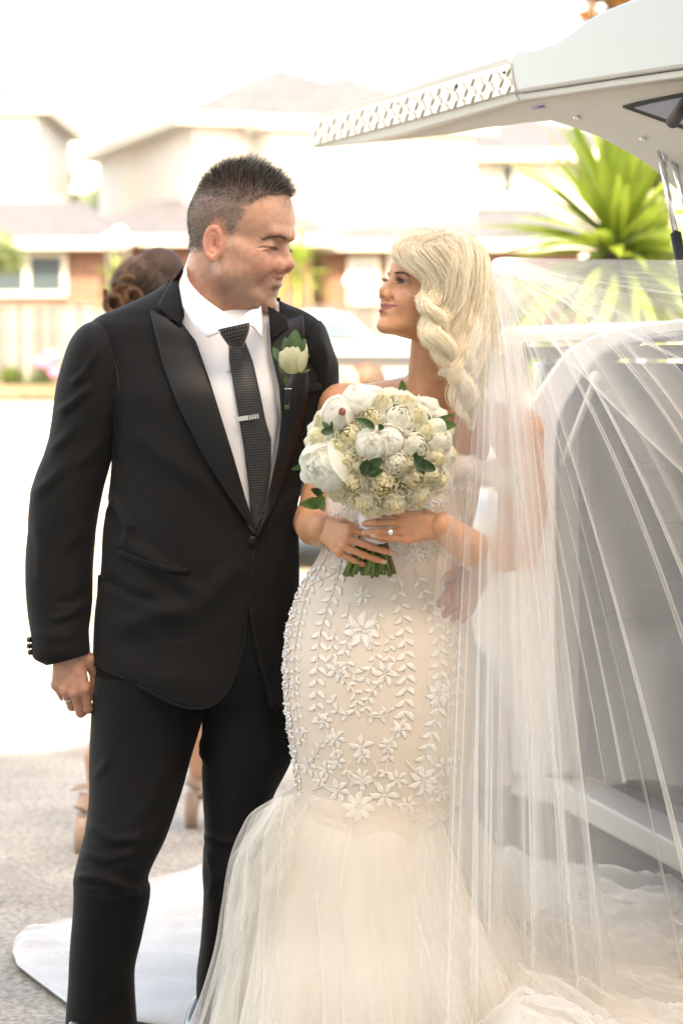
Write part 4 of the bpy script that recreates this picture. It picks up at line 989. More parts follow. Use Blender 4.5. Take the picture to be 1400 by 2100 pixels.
# tie bar
M_gold = mat('pale_gold', (.85, .80, .68), .2, .5, metal=1); hh, n = hit(bs, 505, 857)
tbm = MB(); a = W(483, 860, hh.y - .022); b_ = W(530, 853, hh.y - .022); d_ = (b_ - a); rot = Matrix.Rotation(math.atan2(d_.z, d_.x), 3, 'Y').transposed(); tbm.box((a + b_) / 2, (d_.length, .003, .009), 0, rot)
clip = empty('tie_clip', (a + b_) / 2, 'silver and gold tie bar clipped across the dotted tie', 'tie clip'); tbm.build('bar', M_gold, clip); 
for k in range(4):
    q = MB(); p_ = a + d_ * (.58 + .11 * k); q.box(p_ + Vector((0, -.0022, 0)), (.0016, .002, .0088), 0, rot); q.build('slot', M_black, clip)
# ---- trousers and shoes
V, F = loft([(1180, 200, 600, YM, .115), (1300, 196, 600, YM, .125), (1400, 194, 600, YM, .122), (1430, 196, 596, YM, .112)], 64, 2.3, 24); mesh('trouser_seat', V, F, M_trou, man)
legR = [(192, 1380, 430, 1380, YM, .126), (188, 1460, 416, 1470, YM, .115), (184, 1560, 386, 1560, YM - .01, .105), (182, 1640, 366, 1640, YM - .03, .10), (170, 1720, 342, 1720, YM - .05, .10), (152, 1795, 302, 1805, YM - .05, .10), (150, 1830, 306, 1830, YM - .03, .095), (145, 1920, 290, 1920, YM, .09), (140, 2000, 276, 2000, YM + .02, .088), (137, 2080, 278, 2080, YM + .03, .088), (134, 2200, 286, 2195, YM + .03, .09)]
V, F = tube_px(legR, 72, 150)
V = folds(V, F, [([(176, 1690), (230, 1725), (300, 1720)], 10, .008), ([(165, 1750), (220, 1765), (290, 1745)], 10, .006), ([(152, 1800), (200, 1800), (290, 1830)], 9, .009), ([(255, 1800), (275, 1740), (300, 1690)], 10, .005), ([(190, 1600), (215, 1570), (230, 1540)], 9, .004), ([(340, 1560), (300, 1660), (260, 1700)], 16, .004), ([(206, 2070), (230, 2040), (260, 2010)], 12, .005)], .003, 6, 2)
mesh('trouser_leg', V, F, M_trou, man)
legL = [(404, 1380, 598, 1380, YM + .01, .122), (412, 1460, 600, 1470, YM + .02, .11), (412, 1540, 600, 1540, YM + .02, .105), (414, 1620, 560, 1640, YM + .03, .10), (418, 1700, 545, 1710, YM + .03, .10), (414, 1770, 530, 1775, YM + .03, .10), (418, 1840, 520, 1840, YM + .05, .095), (412, 1920, 505, 1930, YM + .07, .09), (404, 2000, 500, 2010, YM + .09, .085), (404, 2052, 505, 2080, YM + .10, .085)]
V, F = tube_px(legL, 64, 130)
V = folds(V, F, [([(425, 1500), (408, 1540), (430, 1570)], 8, .006), ([(415, 1715), (470, 1728), (520, 1722)], 8, .008), ([(425, 1745), (440, 1800), (430, 1850)], 8, .004), ([(470, 1480), (480, 1600), (470, 1700)], 14, .003)], .003, 6, 8)
mesh('trouser_leg', V, F, M_trou, man)
def shoe(toe, heel, m, name='shoe'):
    toe = Vector(toe); heel = Vector(heel); d_ = (toe - heel); L_ = d_.length; d_.normalize(); s_ = Vector((0, 0, 1)).cross(d_)
    V = []; n = 20; ks = np.linspace(0, 1, 26)
    for s in ks:
        w = .046 * (.62 + .55 * math.sin(math.pi * min(1, s * 1.05)) ** .8) * (1 if s < .8 else math.sqrt(max(.02, 1 - ((s - .8) / .2) ** 2))) * (1 if s > .1 else .55 + 4.5 * s)
        h_ = np.interp(s, [0, .15, .35, .6, .85, 1], [.075, .11, .10, .06, .045, .02])
        for j in range(n):
            q = 2 * math.pi * j / n; V.append(heel + d_ * (L_ * s) + s_ * (w * math.cos(q)) + Vector((0, 0, .004 + h_ / 2 + h_ / 2 * math.copysign(abs(math.sin(q)) ** .7, math.sin(q)))))
    F = grid_faces(26, n, True) + [tuple(range(n))[::-1], tuple(range(25 * n, 26 * n))]
    return mesh(name, V, F, m, man)
M_shoe = mat('polished_leather', (.015, .015, .02), .18, .6)
shoe((ankL.x - .04, ankL.y - .20, 0), (ankL.x, ankL.y + .08, 0), M_shoe); shoe((ankR.x - .03, ankR.y - .20, 0), (ankR.x, ankR.y + .08, 0), M_shoe)
# ---- wedding ring
rp = J1[2]; c = (rp[0] * .55 + rp[1] * .45); d_ = (rp[1] - rp[0]); d_ /= np.linalg.norm(d_); u_ = np.cross(d_, (0, 1, 0)); u_ /= np.linalg.norm(u_); w_ = np.cross(d_, u_)
t = MB(); P_ = [Vector(to_world(np.array([c + (u_ * math.cos(q) + w_ * math.sin(q)) * 9.8]), MHR)[0]) for q in np.linspace(0, 2 * math.pi, 25)]; t.tube(P_, .0016, 6, False); t.build('ring', M_chrome, man, True)
for (x_, y_) in ((487, 760), (470, 905), (492, 1000)):
    h, n = hit(bs, x_, y_)
    if h: b_ = MB(); b_.sphere(W(x_ - 18, y_, h.y - .007), (.005, .002, .005), 10, 5); b_.build('shirt_button', mat('shirt_button', (.7, .68, .66), .25, .5), man, True)
# ============================================================ THE BRIDE
YB = 4.72
bride = empty('person', W(770, 2260, YB), 'blonde bride in off-shoulder lace gown holding a bouquet and looking up at the man', 'person')
HB = head_frame(W(882, 605, YB), 180 + 25, 17, 0, 0.94, .96)
bh = dict(fem=1, jaw=.90, nose=1, tip=9, mz=-60, tipr=.84, eye=3.9, smile=.5, mouth=30, mup=7, lip=.95, ear=.9, cheek=1, chin=0, fill=2)
def bride_head(P): return head_sdf(P, bh)
SHr = W(702, 836, 4.83); SHl = W(1062, 885, 4.73)          # her right shoulder (left in the photo) and her left
ELr = W(640, 1072, 4.80); WRr = W(658, 1082, 4.600)
ELl = W(1050, 1180, 4.70); WRl = W(906, 1080, 4.505)
T = lambda v: tuple(v)
def bride_skin(P):
    Pf = P.astype(np.float32)
    L = to_local(P.astype(float), HB).astype(np.float32)
    d = bride_head(L) * .00094
    neckT, neckB = W(893, 640, 4.745), W(886, 800, 4.76)
    d = U(d, sCap(Pf, T(neckT), T(neckB), .043, .051, (1, 1, 1)), .018)
    d = U(d, sCap(Pf, T(W(905, 885, 4.815)), T(W(870, 990, 4.80)), .098, .10, (.95, 1.1, 1)), .05)
    d = U(d, sCap(Pf, T(W(800, 880, 4.815)), T(W(800, 990, 4.80)), .085, .09, (.95, 1.1, 1)), .05)     # chest
    d = U(d, sCap(Pf, T(SHr), T(W(862, 815, 4.80)), .040, .034), .035)
    d = U(d, sCap(Pf, T(SHl), T(W(905, 815, 4.79)), .040, .034), .035)
    d = U(d, sCap(Pf, T(W(862, 775, 4.745)), T(W(878, 838, 4.70)), .011, .007), .014)                # neck tendon
    d = U(d, sCap(Pf, T(W(872, 845, 4.695)), T(W(770, 822, 4.745)), .008, .009), .014)               # collar bones
    d = U(d, sCap(Pf, T(W(895, 848, 4.695)), T(W(1010, 850, 4.70)), .008, .009), .014)
    d = S(d, sEll(Pf, T(W(883, 842, 4.685)), (.008, .010, .010)), .010)
    # arms
    d = U(d, sPath(Pf, [T(SHr), T(W(668, 960, 4.82)), T(ELr)], [.044, .038, .034]), .03)
    d = U(d, sPath(Pf, [T(ELr), T(W(645, 1082, 4.70)), T(WRr)], [.035, .036, .027]), .014)
    d = U(d, sPath(Pf, [T(SHl), T(W(1072, 1040, 4.73)), T(ELl)], [.045, .049, .042]), .03)
    d = U(d, sPath(Pf, [T(ELl), T(W(1000, 1150, 4.63)), T(WRl)], [.037, .040, .027]), .02)
    return d
sv, sf = nets(bride_skin, (-.14, 4.40, 1.0), (.47, 5.00, 1.62), .0022)
def bride_col(Vw):
    L = to_local(Vw, HB); A = L.copy(); A[:, 1] = np.abs(A[:, 1])
    c = np.tile(np.array((.60, .29, .155)), (len(L), 1))
    head = np.sqrt(((L - np.array((20, 0, -10))) ** 2).sum(1)) < 150
    def mixc(w, col):
        nonlocal c; w = np.clip(w * head, 0, 1)[:, None]; c = c * (1 - w) + np.array(col) * w
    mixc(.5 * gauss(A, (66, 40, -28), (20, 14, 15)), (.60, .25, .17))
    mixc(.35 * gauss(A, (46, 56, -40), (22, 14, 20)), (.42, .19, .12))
    mixc(.25 * gauss(A, (112, 0, -30), (10, 12, 10)), (.62, .34, .22))
    mz = -60
    zl = A[:, 2] - mz - .18 * A[:, 1] * (A[:, 1] > 6)
    hi = np.interp(A[:, 1], [0, 5, 9, 20, 35], [8.5, 10.0, 9.5, 7.0, 3.0]); lo = np.interp(A[:, 1], [0, 8, 20, 35], [-12, -11.5, -6.5, 1.5])
    lip = np.clip((hi - zl) / 1.5, 0, 1) * np.clip((zl - lo) / 1.5, 0, 1) * (A[:, 1] < 36) * (A[:, 0] > 70)
    mixc(.9 * lip, (.27, .065, .068))
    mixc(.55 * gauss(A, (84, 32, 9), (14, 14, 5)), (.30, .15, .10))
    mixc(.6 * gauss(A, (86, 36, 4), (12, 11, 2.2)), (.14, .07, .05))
    return np.clip(c, 0, 1)
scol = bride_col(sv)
# hands: her right (left in the photo), fingers laid across the stems; her left with thumb over the ribbon
BR = frame_xyz(WRr, (.62, -.70, -.30), (-.6, -.75, .15), .00092)
frB = [(34, 14, 10, 7), (36, 18, 12, 2), (38, 20, 14, -3), (42, 22, 16, -9)]
thB = [(12, 14, -6), (34, 26, -22), (58, 26, -40), (80, 22, -52)]
def h3(P): return hand_sdf(P, frB, thB, .86, 1.0)[0]
h3v, h3f = nets(h3, (-62, -50, -95), (180, 66, 40), 1.7)
_, J3 = hand_sdf(np.zeros((1, 3)), frB, thB, .86, 1.0)
BL = frame_xyz(WRl, (-.97, -.14, .0), (-.12, -1, .10), .00090)
frL = [(16, 40, 24, 2), (16, 40, 24, 0), (10, 34, 20, 0), (2, 20, 14, 8)]
thL = [(12, 14, -6), (34, 28, -22), (58, 30, -40), (80, 26, -52)]
def h4(P):
    return hand_sdf(P, frL, thL, .86, 1.0)[0]
h4v, h4f = nets(h4, (-62, -60, -95), (165, 50, 40), 1.7)
_, J4 = hand_sdf(np.zeros((1, 3)), frL, thL, .86, 1.0)
bskin = (.59, .29, .16)
c4 = hand_col(h4v, J4, bskin, (.62, .40, .32))
# legs and hips, hidden in the gown
def bride_low(P):
    Pf = P.astype(np.float32)
    d = sCap(Pf, T(W(800, 1000, YB)), T(W(790, 1350, YB)), .07, .10)
    for sx in (-1, 1): d = U(d, sPath(Pf, [T(W(790 + sx * 70, 1400, YB)), T(W(780 + sx * 55, 1750, YB)), T(W(780 + sx * 50, 2215, YB))], [.08, .05, .035]), .03)
    return d
lv_, lf_ = nets(bride_low, (-.15, 4.5, 0.02), (.35, 4.95, 1.25), .013)
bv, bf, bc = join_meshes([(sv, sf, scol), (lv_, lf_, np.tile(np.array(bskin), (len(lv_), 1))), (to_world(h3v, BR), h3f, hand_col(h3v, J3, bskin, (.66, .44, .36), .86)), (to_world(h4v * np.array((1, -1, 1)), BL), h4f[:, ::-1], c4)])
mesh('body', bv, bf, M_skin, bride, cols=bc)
eyes(HB, bride, .22, .08, (.06, .03, .015), dx=-.8)
# ring with stone on her left hand
t = MB(); rj = J4[2]; rc = Vector(to_world(np.array([(rj[0] * .45 + rj[1] * .55) * np.array((1, -1, 1))]), BL)[0]); rd_ = (Vector(to_world(np.array([rj[1] * np.array((1, -1, 1))]), BL)[0]) - rc).normalized(); ra_ = rd_.cross(Vector((0, 0, 1))).normalized(); rb_ = rd_.cross(ra_); t.tube([rc + ra_ * (math.cos(q) * .0083) + rb_ * (math.sin(q) * .0083) for q in np.linspace(0, 6.283, 20)], .0011, 6, False); rc = rc + Vector((0, -.008, 0)); t.sphere(rc + Vector((.0, -.006, .0)), (.0048, .0035, .0048), 8, 5); t.build('ring', mat('diamond', (.9, .9, .92), .05, .9, metal=.6), bride, False)
# brows and lashes
ap = on_head(bride_head, [(13, 16), (21, 18), (30, 20), (38, 19.5), (46, 15)], .8)
brow(HB, 'eyebrow', bride, dict(s=np.linspace(0, 1, 5), p=ap, w=1.4), 240, .19, (.075, .042, .028), 15, 6.5)
lp = on_head(bride_head, [(20, 1), (26, 3.5), (32, 4.5), (38, 4), (44, 1.5)], .3)
ll = []
for sy in (-1, 1):
    for s in np.linspace(0, 1, 30):
        q = np.array([np.interp(s, np.linspace(0, 1, 5), lp[:, i]) for i in range(3)]); q[1] *= sy
        ll.append([q, q + np.array((4.2, (s - .4) * 4 * sy, .6)), q + np.array((7, (s - .3) * 7 * sy, 2.8)), q + np.array((8.5, (s - .3) * 9 * sy, 5.0))])
    for s in np.linspace(.1, 1, 14):
        q = np.array([np.interp(s, np.linspace(0, 1, 5), lp[:, i]) for i in range(3)]); q[1] *= sy; q[2] -= 7 - 2 * abs(s - .5); q[0] -= .5
        ll.append([q, q + np.array((2, (s - .4) * 2 * sy, -1)), q + np.array((4, (s - .3) * 4 * sy, -2.2)), q + np.array((4.5, (s - .3) * 5 * sy, -2.6))])
hair_lines('eyelashes', HB, ll, 2, .3, .16, (.012, .009, .008), 16, bride, 4)
# ---- blonde hair: locks that follow hand-laid guides; each lock a bundle of strands
def lock_strands(guide, radii, n, rng, twist=0.0, flat=.55, k=34, fr=.2, taper=.7, side=(0, -1, 0)):
    G = resample([tuple(g) for g in guide], k); T_ = np.gradient(G, axis=0); T_ /= np.linalg.norm(T_, axis=1)[:, None]
    s = np.linspace(0, 1, k); Rr = np.interp(s, np.linspace(0, 1, len(radii)), radii) * 1.15
    a = np.cross(T_, np.array(side)); a /= np.linalg.norm(a, axis=1)[:, None] + 1e-9; b = np.cross(T_, a)
    ang = rng.uniform(0, 2 * np.pi, n); rr = rng.uniform(.1, 1, n) ** .5
    th = ang[:, None] + twist * s[None] * 2 * np.pi + rng.normal(0, .06, (n, 1)) * s[None]
    u = np.cos(ang)[:, None] * rr[:, None]; v_ = np.sin(ang)[:, None] * rr[:, None] * flat
    tw = twist * s[None] * 2 * np.pi; cu = u * np.cos(tw) - v_ * np.sin(tw); cv = u * np.sin(tw) + v_ * np.cos(tw)
    P_ = G[None] + (a[None] * cu[..., None] + b[None] * cv[..., None]) * Rr[None, :, None]
    P_ += rng.normal(0, 1, (n, 1, 3)) * (Rr * .16)[None, :, None] * s[None, :, None]; P_ += (np.sin(s[None] * rng.uniform(8, 26, (n, 1)) + ang[:, None] * 3)[..., None] * rng.normal(0, .0011, (n, 1, 3)))
    return P_
rng = np.random.default_rng(11)
def g(px, py, y): return np.array(W(px, py, y))
HY = YB
locks = []   # guide, radii (m), count, twist, tone
def L_(pts, radii, n, tw=0, flat=.55, tone=1.0):
    pts = [(x - 16 * min(1, max(0, (x - 940) / 50)) * min(1, max(0, (680 - y) / 60)), y + 17 * min(1, max(0, (525 - y) / 38)), d) for x, y, d in pts]
    locks.append(([g(*p) for p in pts], [r * .001 for r in radii], int(n * 1.35), tw, flat + .12, tone))
N_ = HY - .07
# cap of hair over the crown, swept back from the forehead parting
for i, (a_, b_) in enumerate([((903, 482), -.02), ((905, 480), -.05), ((905, 478), .01), ((908, 480), .05), ((908, 482), -.075)]):
    pass
crown = (902, 484)
# front swoop: from the parting forward over the forehead, then back down over the temple to the curl at the cheek
L_([(905, 484, HY - .045), (868, 480, HY - .060), (836, 486, HY - .066), (822, 505, HY - .072), (838, 524, HY - .082), (863, 544, HY - .092), (876, 574, HY - .094), (868, 598, HY - .092), (852, 610, HY - .094)], [10, 18, 20, 18, 20, 18, 13, 7, 2.5], 520, .15, .5, 1.05)
L_([(905, 482, HY - .040), (872, 486, HY - .068), (845, 500, HY - .080), (850, 525, HY - .090), (880, 552, HY - .098), (893, 580, HY - .098), (888, 604, HY - .094), (866, 618, HY - .092), (852, 612, HY - .094)], [10, 20, 24, 24, 24, 20, 16, 10, 3], 620, .1, .5, .98)
L_([(905, 482, HY - .030), (900, 486, HY - .078), (880, 505, HY - .092), (900, 540, HY - .102), (918, 575, HY - .102), (912, 610, HY - .098), (885, 630, HY - .094), (868, 640, HY - .092)], [12, 22, 26, 28, 26, 22, 14, 6], 620, .1, .5, .92)
# over the side of the head, back and down
L_([(908, 482, HY - .02), (925, 488, HY - .078), (935, 515, HY - .096), (932, 560, HY - .104), (925, 610, HY - .100), (905, 650, HY - .094), (892, 680, HY - .090)], [14, 24, 28, 28, 26, 22, 16], 620, .1, .5, 1.0)
L_([(910, 482, HY - .01), (948, 500, HY - .07), (960, 540, HY - .088), (955, 600, HY - .094), (940, 650, HY - .092), (930, 700, HY - .088), (940, 740, HY - .085)], [14, 24, 28, 28, 26, 22, 20], 620, .1, .5, .95)
L_([(912, 482, HY), (968, 510, HY - .055), (985, 560, HY - .07), (982, 620, HY - .078), (972, 680, HY - .08), (965, 730, HY - .08), (960, 770, HY - .08)], [14, 24, 26, 28, 28, 26, 22], 620, .1, .5, 1.0)
L_([(912, 484, HY + .02), (980, 520, HY - .02), (992, 570, HY - .04), (993, 640, HY - .055), (988, 710, HY - .06), (985, 760, HY - .06)], [14, 24, 26, 28, 26, 22], 560, 0, .6, .95)
L_([(905, 484, HY + .03), (960, 500, HY + .05), (985, 560, HY + .05), (988, 640, HY + .04), (978, 740, HY + .03)], [20, 30, 32, 30, 24], 500, 0, .8, .8)
L_([(900, 484, HY + .03), (870, 482, HY + .01), (840, 490, HY + .01), (826, 510, HY + .02), (835, 540, HY + .04)], [16, 26, 24, 18, 12], 360, 0, .7, .8)
L_([(905, 486, HY + .02), (900, 486, HY + .05), (920, 520, HY + .08), (940, 600, HY + .07), (950, 700, HY + .05)], [20, 36, 36, 34, 28], 500, 0, .8, .8)
# upper cheek curl: springs from the temple and bounces out over the cheek
L_([(901, 590, HY - .100), (888, 615, HY - .108), (870, 618, HY - .116), (874, 632, HY - .122), (893, 644, HY - .124), (908, 658, HY - .120), (913, 675, HY - .112), (905, 690, HY - .104)], [12, 14, 12, 14, 16, 15, 12, 7], 420, .35, .5, 1.08)
# the big ringlet below the cheek
L_([(920, 640, HY - .105), (899, 652, HY - .112), (881, 668, HY - .118), (883, 686, HY - .124), (903, 700, HY - .126), (923, 716, HY - .124), (930, 736, HY - .118), (921, 752, HY - .112), (905, 762, HY - .108), (901, 768, HY - .106)], [14, 18, 20, 22, 22, 20, 17, 12, 7, 3], 620, .3, .45, 1.1)
L_([(924, 660, HY - .100), (907, 690, HY - .112), (896, 716, HY - .118), (904, 738, HY - .122), (924, 752, HY - .122), (937, 762, HY - .118), (912, 768, HY - .112), (900, 764, HY - .11)], [10, 13, 13, 12, 10, 8, 5, 2.5], 360, .3, .5, 1.0)
# middle ringlets
L_([(951, 600, HY - .100), (944, 650, HY - .104), (931, 690, HY - .106), (936, 720, HY - .11), (958, 735, HY - .116), (966, 755, HY - .118), (951, 772, HY - .116), (934, 775, HY - .112)], [14, 20, 20, 19, 17, 14, 9, 4], 480, .2, .5, 1.0)
L_([(970, 640, HY - .094), (958, 690, HY - .10), (940, 725, HY - .108), (930, 750, HY - .114), (940, 775, HY - .118), (958, 790, HY - .118), (968, 812, HY - .112), (958, 832, HY - .106), (948, 850, HY - .104)], [16, 24, 26, 25, 23, 20, 17, 12, 5], 620, .3, .5, 1.06)
L_([(985, 660, HY - .085), (978, 720, HY - .094), (962, 765, HY - .100), (940, 790, HY - .108), (930, 812, HY - .112), (938, 838, HY - .112), (955, 855, HY - .108), (962, 866, HY - .104)], [16, 20, 18, 17, 15, 12, 8, 3], 480, .3, .5, 1.0)
L_([(925, 700, HY - .10), (918, 730, HY - .108), (930, 760, HY - .114), (950, 775, HY - .114), (955, 800, HY - .108)], [9, 10, 10, 9, 5], 260, .3, .5, .95)
L_([(990, 720, HY - .075), (982, 780, HY - .085), (968, 830, HY - .09), (966, 880, HY - .09)], [16, 18, 15, 6], 360, .2, .5, .9)
allP = []; allC = []
base = np.array((.95, .855, .675))
kk = 34
for (gd, rd, n, tw, fl, tone) in locks:
    Pk = lock_strands(gd, rd, n, rng, tw, fl, kk); allP.append(Pk)
    cc_ = base[None] * tone * rng.uniform(.84, 1.06, (n, 1)); gold = rng.random((n, 1)) < .18; cc_ = np.where(gold, cc_ * np.array((.80, .64, .42)), cc_); allC.append(cc_)
# fly-away strands
for i in range(110):
    gd, rd, n, tw, fl, tone = locks[rng.integers(len(locks))]
    Pk = lock_strands(gd, [r * 1.5 for r in rd], 1, rng, tw + rng.normal(0, .2), .9, kk); Pk += np.linspace(0, 1, kk)[None, :, None] ** 2 * rng.normal(0, .012, (1, 1, 3)); allP.append(Pk); allC.append(base[None] * np.ones((1, 1)))
AP = np.vstack(allP); AC = np.vstack(allC)
rad = (np.r_[np.linspace(.8, 1, 6), np.ones(kk - 14), np.linspace(1, .25, 8)] * .00024)[None] * rng.uniform(.8, 1.2, (len(AP), 1))

M_hair2 = hair_mat('blonde_hair'); b = M_hair2.node_tree.nodes['Principled BSDF']; b.inputs['Roughness'].default_value = .42; b.inputs['Specular IOR Level'].default_value = .4
hb_ = strands('hair', AP, rad, AC[:, None].repeat(kk, 1), M_hair2, bride)
# under-hair: the dense inner mass of the hairdo
def under(P):
    Pf = P.astype(np.float32); d = None
    L = to_local(P.astype(float), HB).astype(np.float32)
    d = sEll(L, (-14, 0, 30), (80, 70, 66)) * .00094
    d = U(d, sEll(L, (-34, 0, -30), (54, 70, 88)) * .00094, .02)
    d = np.maximum(d, -(sCap(L, (60, -60, -40), (60, 60, -40), 62)) * .00094)
    for (gd, rd, n, tw, fl, tone) in locks:
        gg = resample([tuple(x) for x in gd], 10); r_ = np.interp(np.linspace(0, 1, 10), np.linspace(0, 1, len(rd)), rd) * fl * .55
        d = U(d, sPath(Pf, gg + np.array((0, .004, 0)), r_), .003)
    return d
uv_, uf_ = nets(under, (.08, 4.55, 1.27), (.36, 4.92, 1.72), .004)
mesh('hair_volume', uv_, uf_, mat('blonde_base', (.78, .64, .44), .6, .3, var=.15, vscale=40, bump=.002, bscale=200), bride)
# ---- gown: fitted body in champagne lining
M_lining = mat('champagne_lining', (.68, .575, .47), .6, .3, sheen=.3, var=.03, vscale=20)
M_lace = mat('lace_thread', (.80, .735, .65), .6, .3, sheen=.4, bump=.0006, bscale=1200)
M_bead = mat('pearl_bead', (.85, .82, .80), .12, .8)
gown_rows = [(928, 720, 978, YB + .04, .05), (945, 700, 984, YB + .035, .075), (968, 690, 985, YB + .03, .09), (1000, 672, 984, YB + .02, .105), (1040, 668, 978, YB + .01, .112), (1080, 664, 968, YB + .01, .108), (1120, 660, 950, YB + .01, .10), (1160, 640, 946, YB, .105), (1200, 615, 950, YB - .005, .118), (1250, 596, 962, YB - .01, .135), (1300, 584, 972, YB - .015, .148), (1360, 579, 980, YB - .02, .155), (1430, 580, 982, YB - .02, .158), (1500, 588, 978, YB - .02, .155), (1560, 598, 968, YB - .02, .148), (1620, 606, 955, YB - .02, .14), (1680, 614, 945, YB - .02, .135), (1740, 610, 945, YB - .02, .135)]
V, F = loft(gown_rows, 120, 2.1, 130); V, F = cap_loft(V, F, 120)
gown = mesh('gown_body', V, F, M_lining, bride); bg_ = bvh_of(gown)
Tf = Vector
def surf(px, py, off=.0005):
    h, n = hit(bg_, px, py)
    if h is None: return None, None
    return h + n * off, n
def tangent(px, py, ang):
    p0, n = surf(px, py); p1, _ = surf(px + 3 * math.cos(ang), py + 3 * math.sin(ang))
    if p0 is None or p1 is None: return None
    t = (p1 - p0); 
    if t.length < 1e-6: return None
    return p0, n, t.normalized()
def lace_leaf(b, px, py, ang, L, w):
    r = tangent(px, py, ang)
    if not r: return
    p, n, t = r; s = n.cross(t); V = []; ks = 7; L *= 1 / FPX * YB; w *= 1 / FPX * YB
    for i in range(ks):
        u = i / (ks - 1); ww = w * math.sin(math.pi * min(.985, u * .95 + .04)) ** .8 * (1 - .25 * u)
        c = p + t * (L * u) + n * (.0007 * math.sin(math.pi * u)) + s * (.12 * L * math.sin(math.pi * u))
        V += [c - s * ww, c - s * ww * .5 + n * .0004, c + n * .0002, c + s * ww * .5 + n * .0004, c + s * ww]
    b.add(V, grid_faces(ks, 5))
def lace_flower(b, bd, px, py, r, n=6, rot=0.0, petal=.42):
    for k in range(n):
        a = rot + 2 * math.pi * k / n; lace_leaf(b, px + math.cos(a) * r * .16, py + math.sin(a) * r * .16, a, r * .9, r * petal * .5)
    p, nn_ = surf(px, py, .004)
    if p is None: return
    for k in range(6):
        a = 2 * math.pi * k / 6; q, _ = surf(px + math.cos(a) * r * .17, py + math.sin(a) * r * .17, .004)
        if q: bd.sphere(q, .0012, 6, 4)
    bd.sphere(p, .0016, 6, 4)
def vine(pts, leaf=26, w=10, step=22, beads=True, both=True, flip=False, ang_off=52, taper=1.0):
    b = MB(); bd = MB(); P_ = resample(pts, max(4, int(sum(math.hypot(pts[i + 1][0] - pts[i][0], pts[i + 1][1] - pts[i][1]) for i in range(len(pts) - 1)) / 6)))
    st = [surf(p[0], p[1], .0022)[0] for p in P_]; st = [s for s in st if s]
    if len(st) > 3: b.tube(st, .0007, 5)
    acc = 0; side = 1
    for i in range(1, len(P_)):
        d_ = P_[i] - P_[i - 1]; acc += math.hypot(*d_)
        if acc >= step:
            acc = 0; th = math.atan2(d_[1], d_[0]); s_ = 1 - (1 - taper) * i / len(P_)
            for sg in ((-1, 1) if both else (side,)):
                a = th + sg * R(ang_off); lace_leaf(b, P_[i][0], P_[i][1], a, leaf * s_ * random.uniform(.88, 1.1), w * s_ * .5)
            side = -side
            if beads:
                q, _ = surf(P_[i][0], P_[i][1], .004)
                if q: bd.sphere(q, .0010, 5, 4)
    o = b.build('lace_vine', M_lace, bride, True); solid(o, .0003, 1)
    if bd.v: bd.build('beads', M_bead, o, True)
vine([(705, 1130), (690, 1190), (670, 1250), (655, 1310), (650, 1380), (648, 1440), (655, 1480)], 26, 13, 24)
vine([(830, 1165), (812, 1200), (822, 1250), (830, 1320), (832, 1390), (830, 1440), (824, 1490)], 26, 13, 24)
vine([(672, 1140), (650, 1180), (630, 1220), (612, 1290), (604, 1360), (604, 1420), (612, 1480), (618, 1530)], 22, 10, 22)
vine([(700, 1160), (680, 1180), (640, 1200), (618, 1235)], 18, 9, 20)
vine([(850, 1165), (872, 1230), (890, 1280), (900, 1340), (900, 1400), (898, 1450), (885, 1500), (872, 1550)], 25, 12, 24)
vine([(905, 1190), (915, 1240), (925, 1290), (935, 1350), (938, 1400), (930, 1450)], 22, 11, 22)
vine([(590, 1260), (588, 1320), (588, 1400), (594, 1470), (604, 1540), (612, 1610)], 16, 8, 18)
vine([(745, 1195), (742, 1210), (740, 1230), (738, 1250)], 14, 7, 14)
vine([(716, 1238), (712, 1262), (718, 1285), (730, 1300)], 18, 9, 18); vine([(768, 1240), (772, 1262), (766, 1285), (752, 1300)], 18, 9, 18)
vine([(728, 1295), (712, 1315), (705, 1340), (712, 1365), (735, 1390)], 20, 10, 20); vine([(752, 1295), (764, 1325), (768, 1350), (760, 1368), (748, 1390)], 20, 10, 20)
vine([(690, 1285), (682, 1320), (680, 1345), (690, 1368)], 18, 9, 18); vine([(785, 1290), (798, 1320), (796, 1350), (788, 1378)], 18, 9, 18)
vine([(690, 1375), (712, 1400), (728, 1425), (730, 1450), (712, 1465), (690, 1455), (682, 1440)], 18, 9, 18)
vine([(790, 1385), (768, 1410), (755, 1430), (750, 1455), (765, 1470), (790, 1470), (796, 1445)], 18, 9, 18)
vine([(660, 1480), (675, 1510), (686, 1540), (690, 1560)], 20, 11, 30); vine([(818, 1490), (800, 1520), (795, 1550), (790, 1590)], 20, 11, 30)
vine([(630, 1570), (650, 1545), (660, 1520)], 18, 9, 20); vine([(718, 1560), (712, 1580), (724, 1600), (740, 1608)], 18, 9, 18); vine([(766, 1560), (774, 1580), (766, 1600), (745, 1608)], 18, 9, 18)
vine([(832, 1560), (850, 1580), (870, 1600), (868, 1640)], 20, 10, 22); vine([(905, 1560), (900, 1600), (890, 1640), (900, 1680)], 20, 10, 22); vine([(930, 1500), (935, 1540), (925, 1590)], 20, 10, 22)
vine([(800, 1640), (830, 1660), (860, 1680), (890, 1700)], 18, 10, 20); vine([(640, 1620), (670, 1610), (690, 1615)], 18, 10, 18)
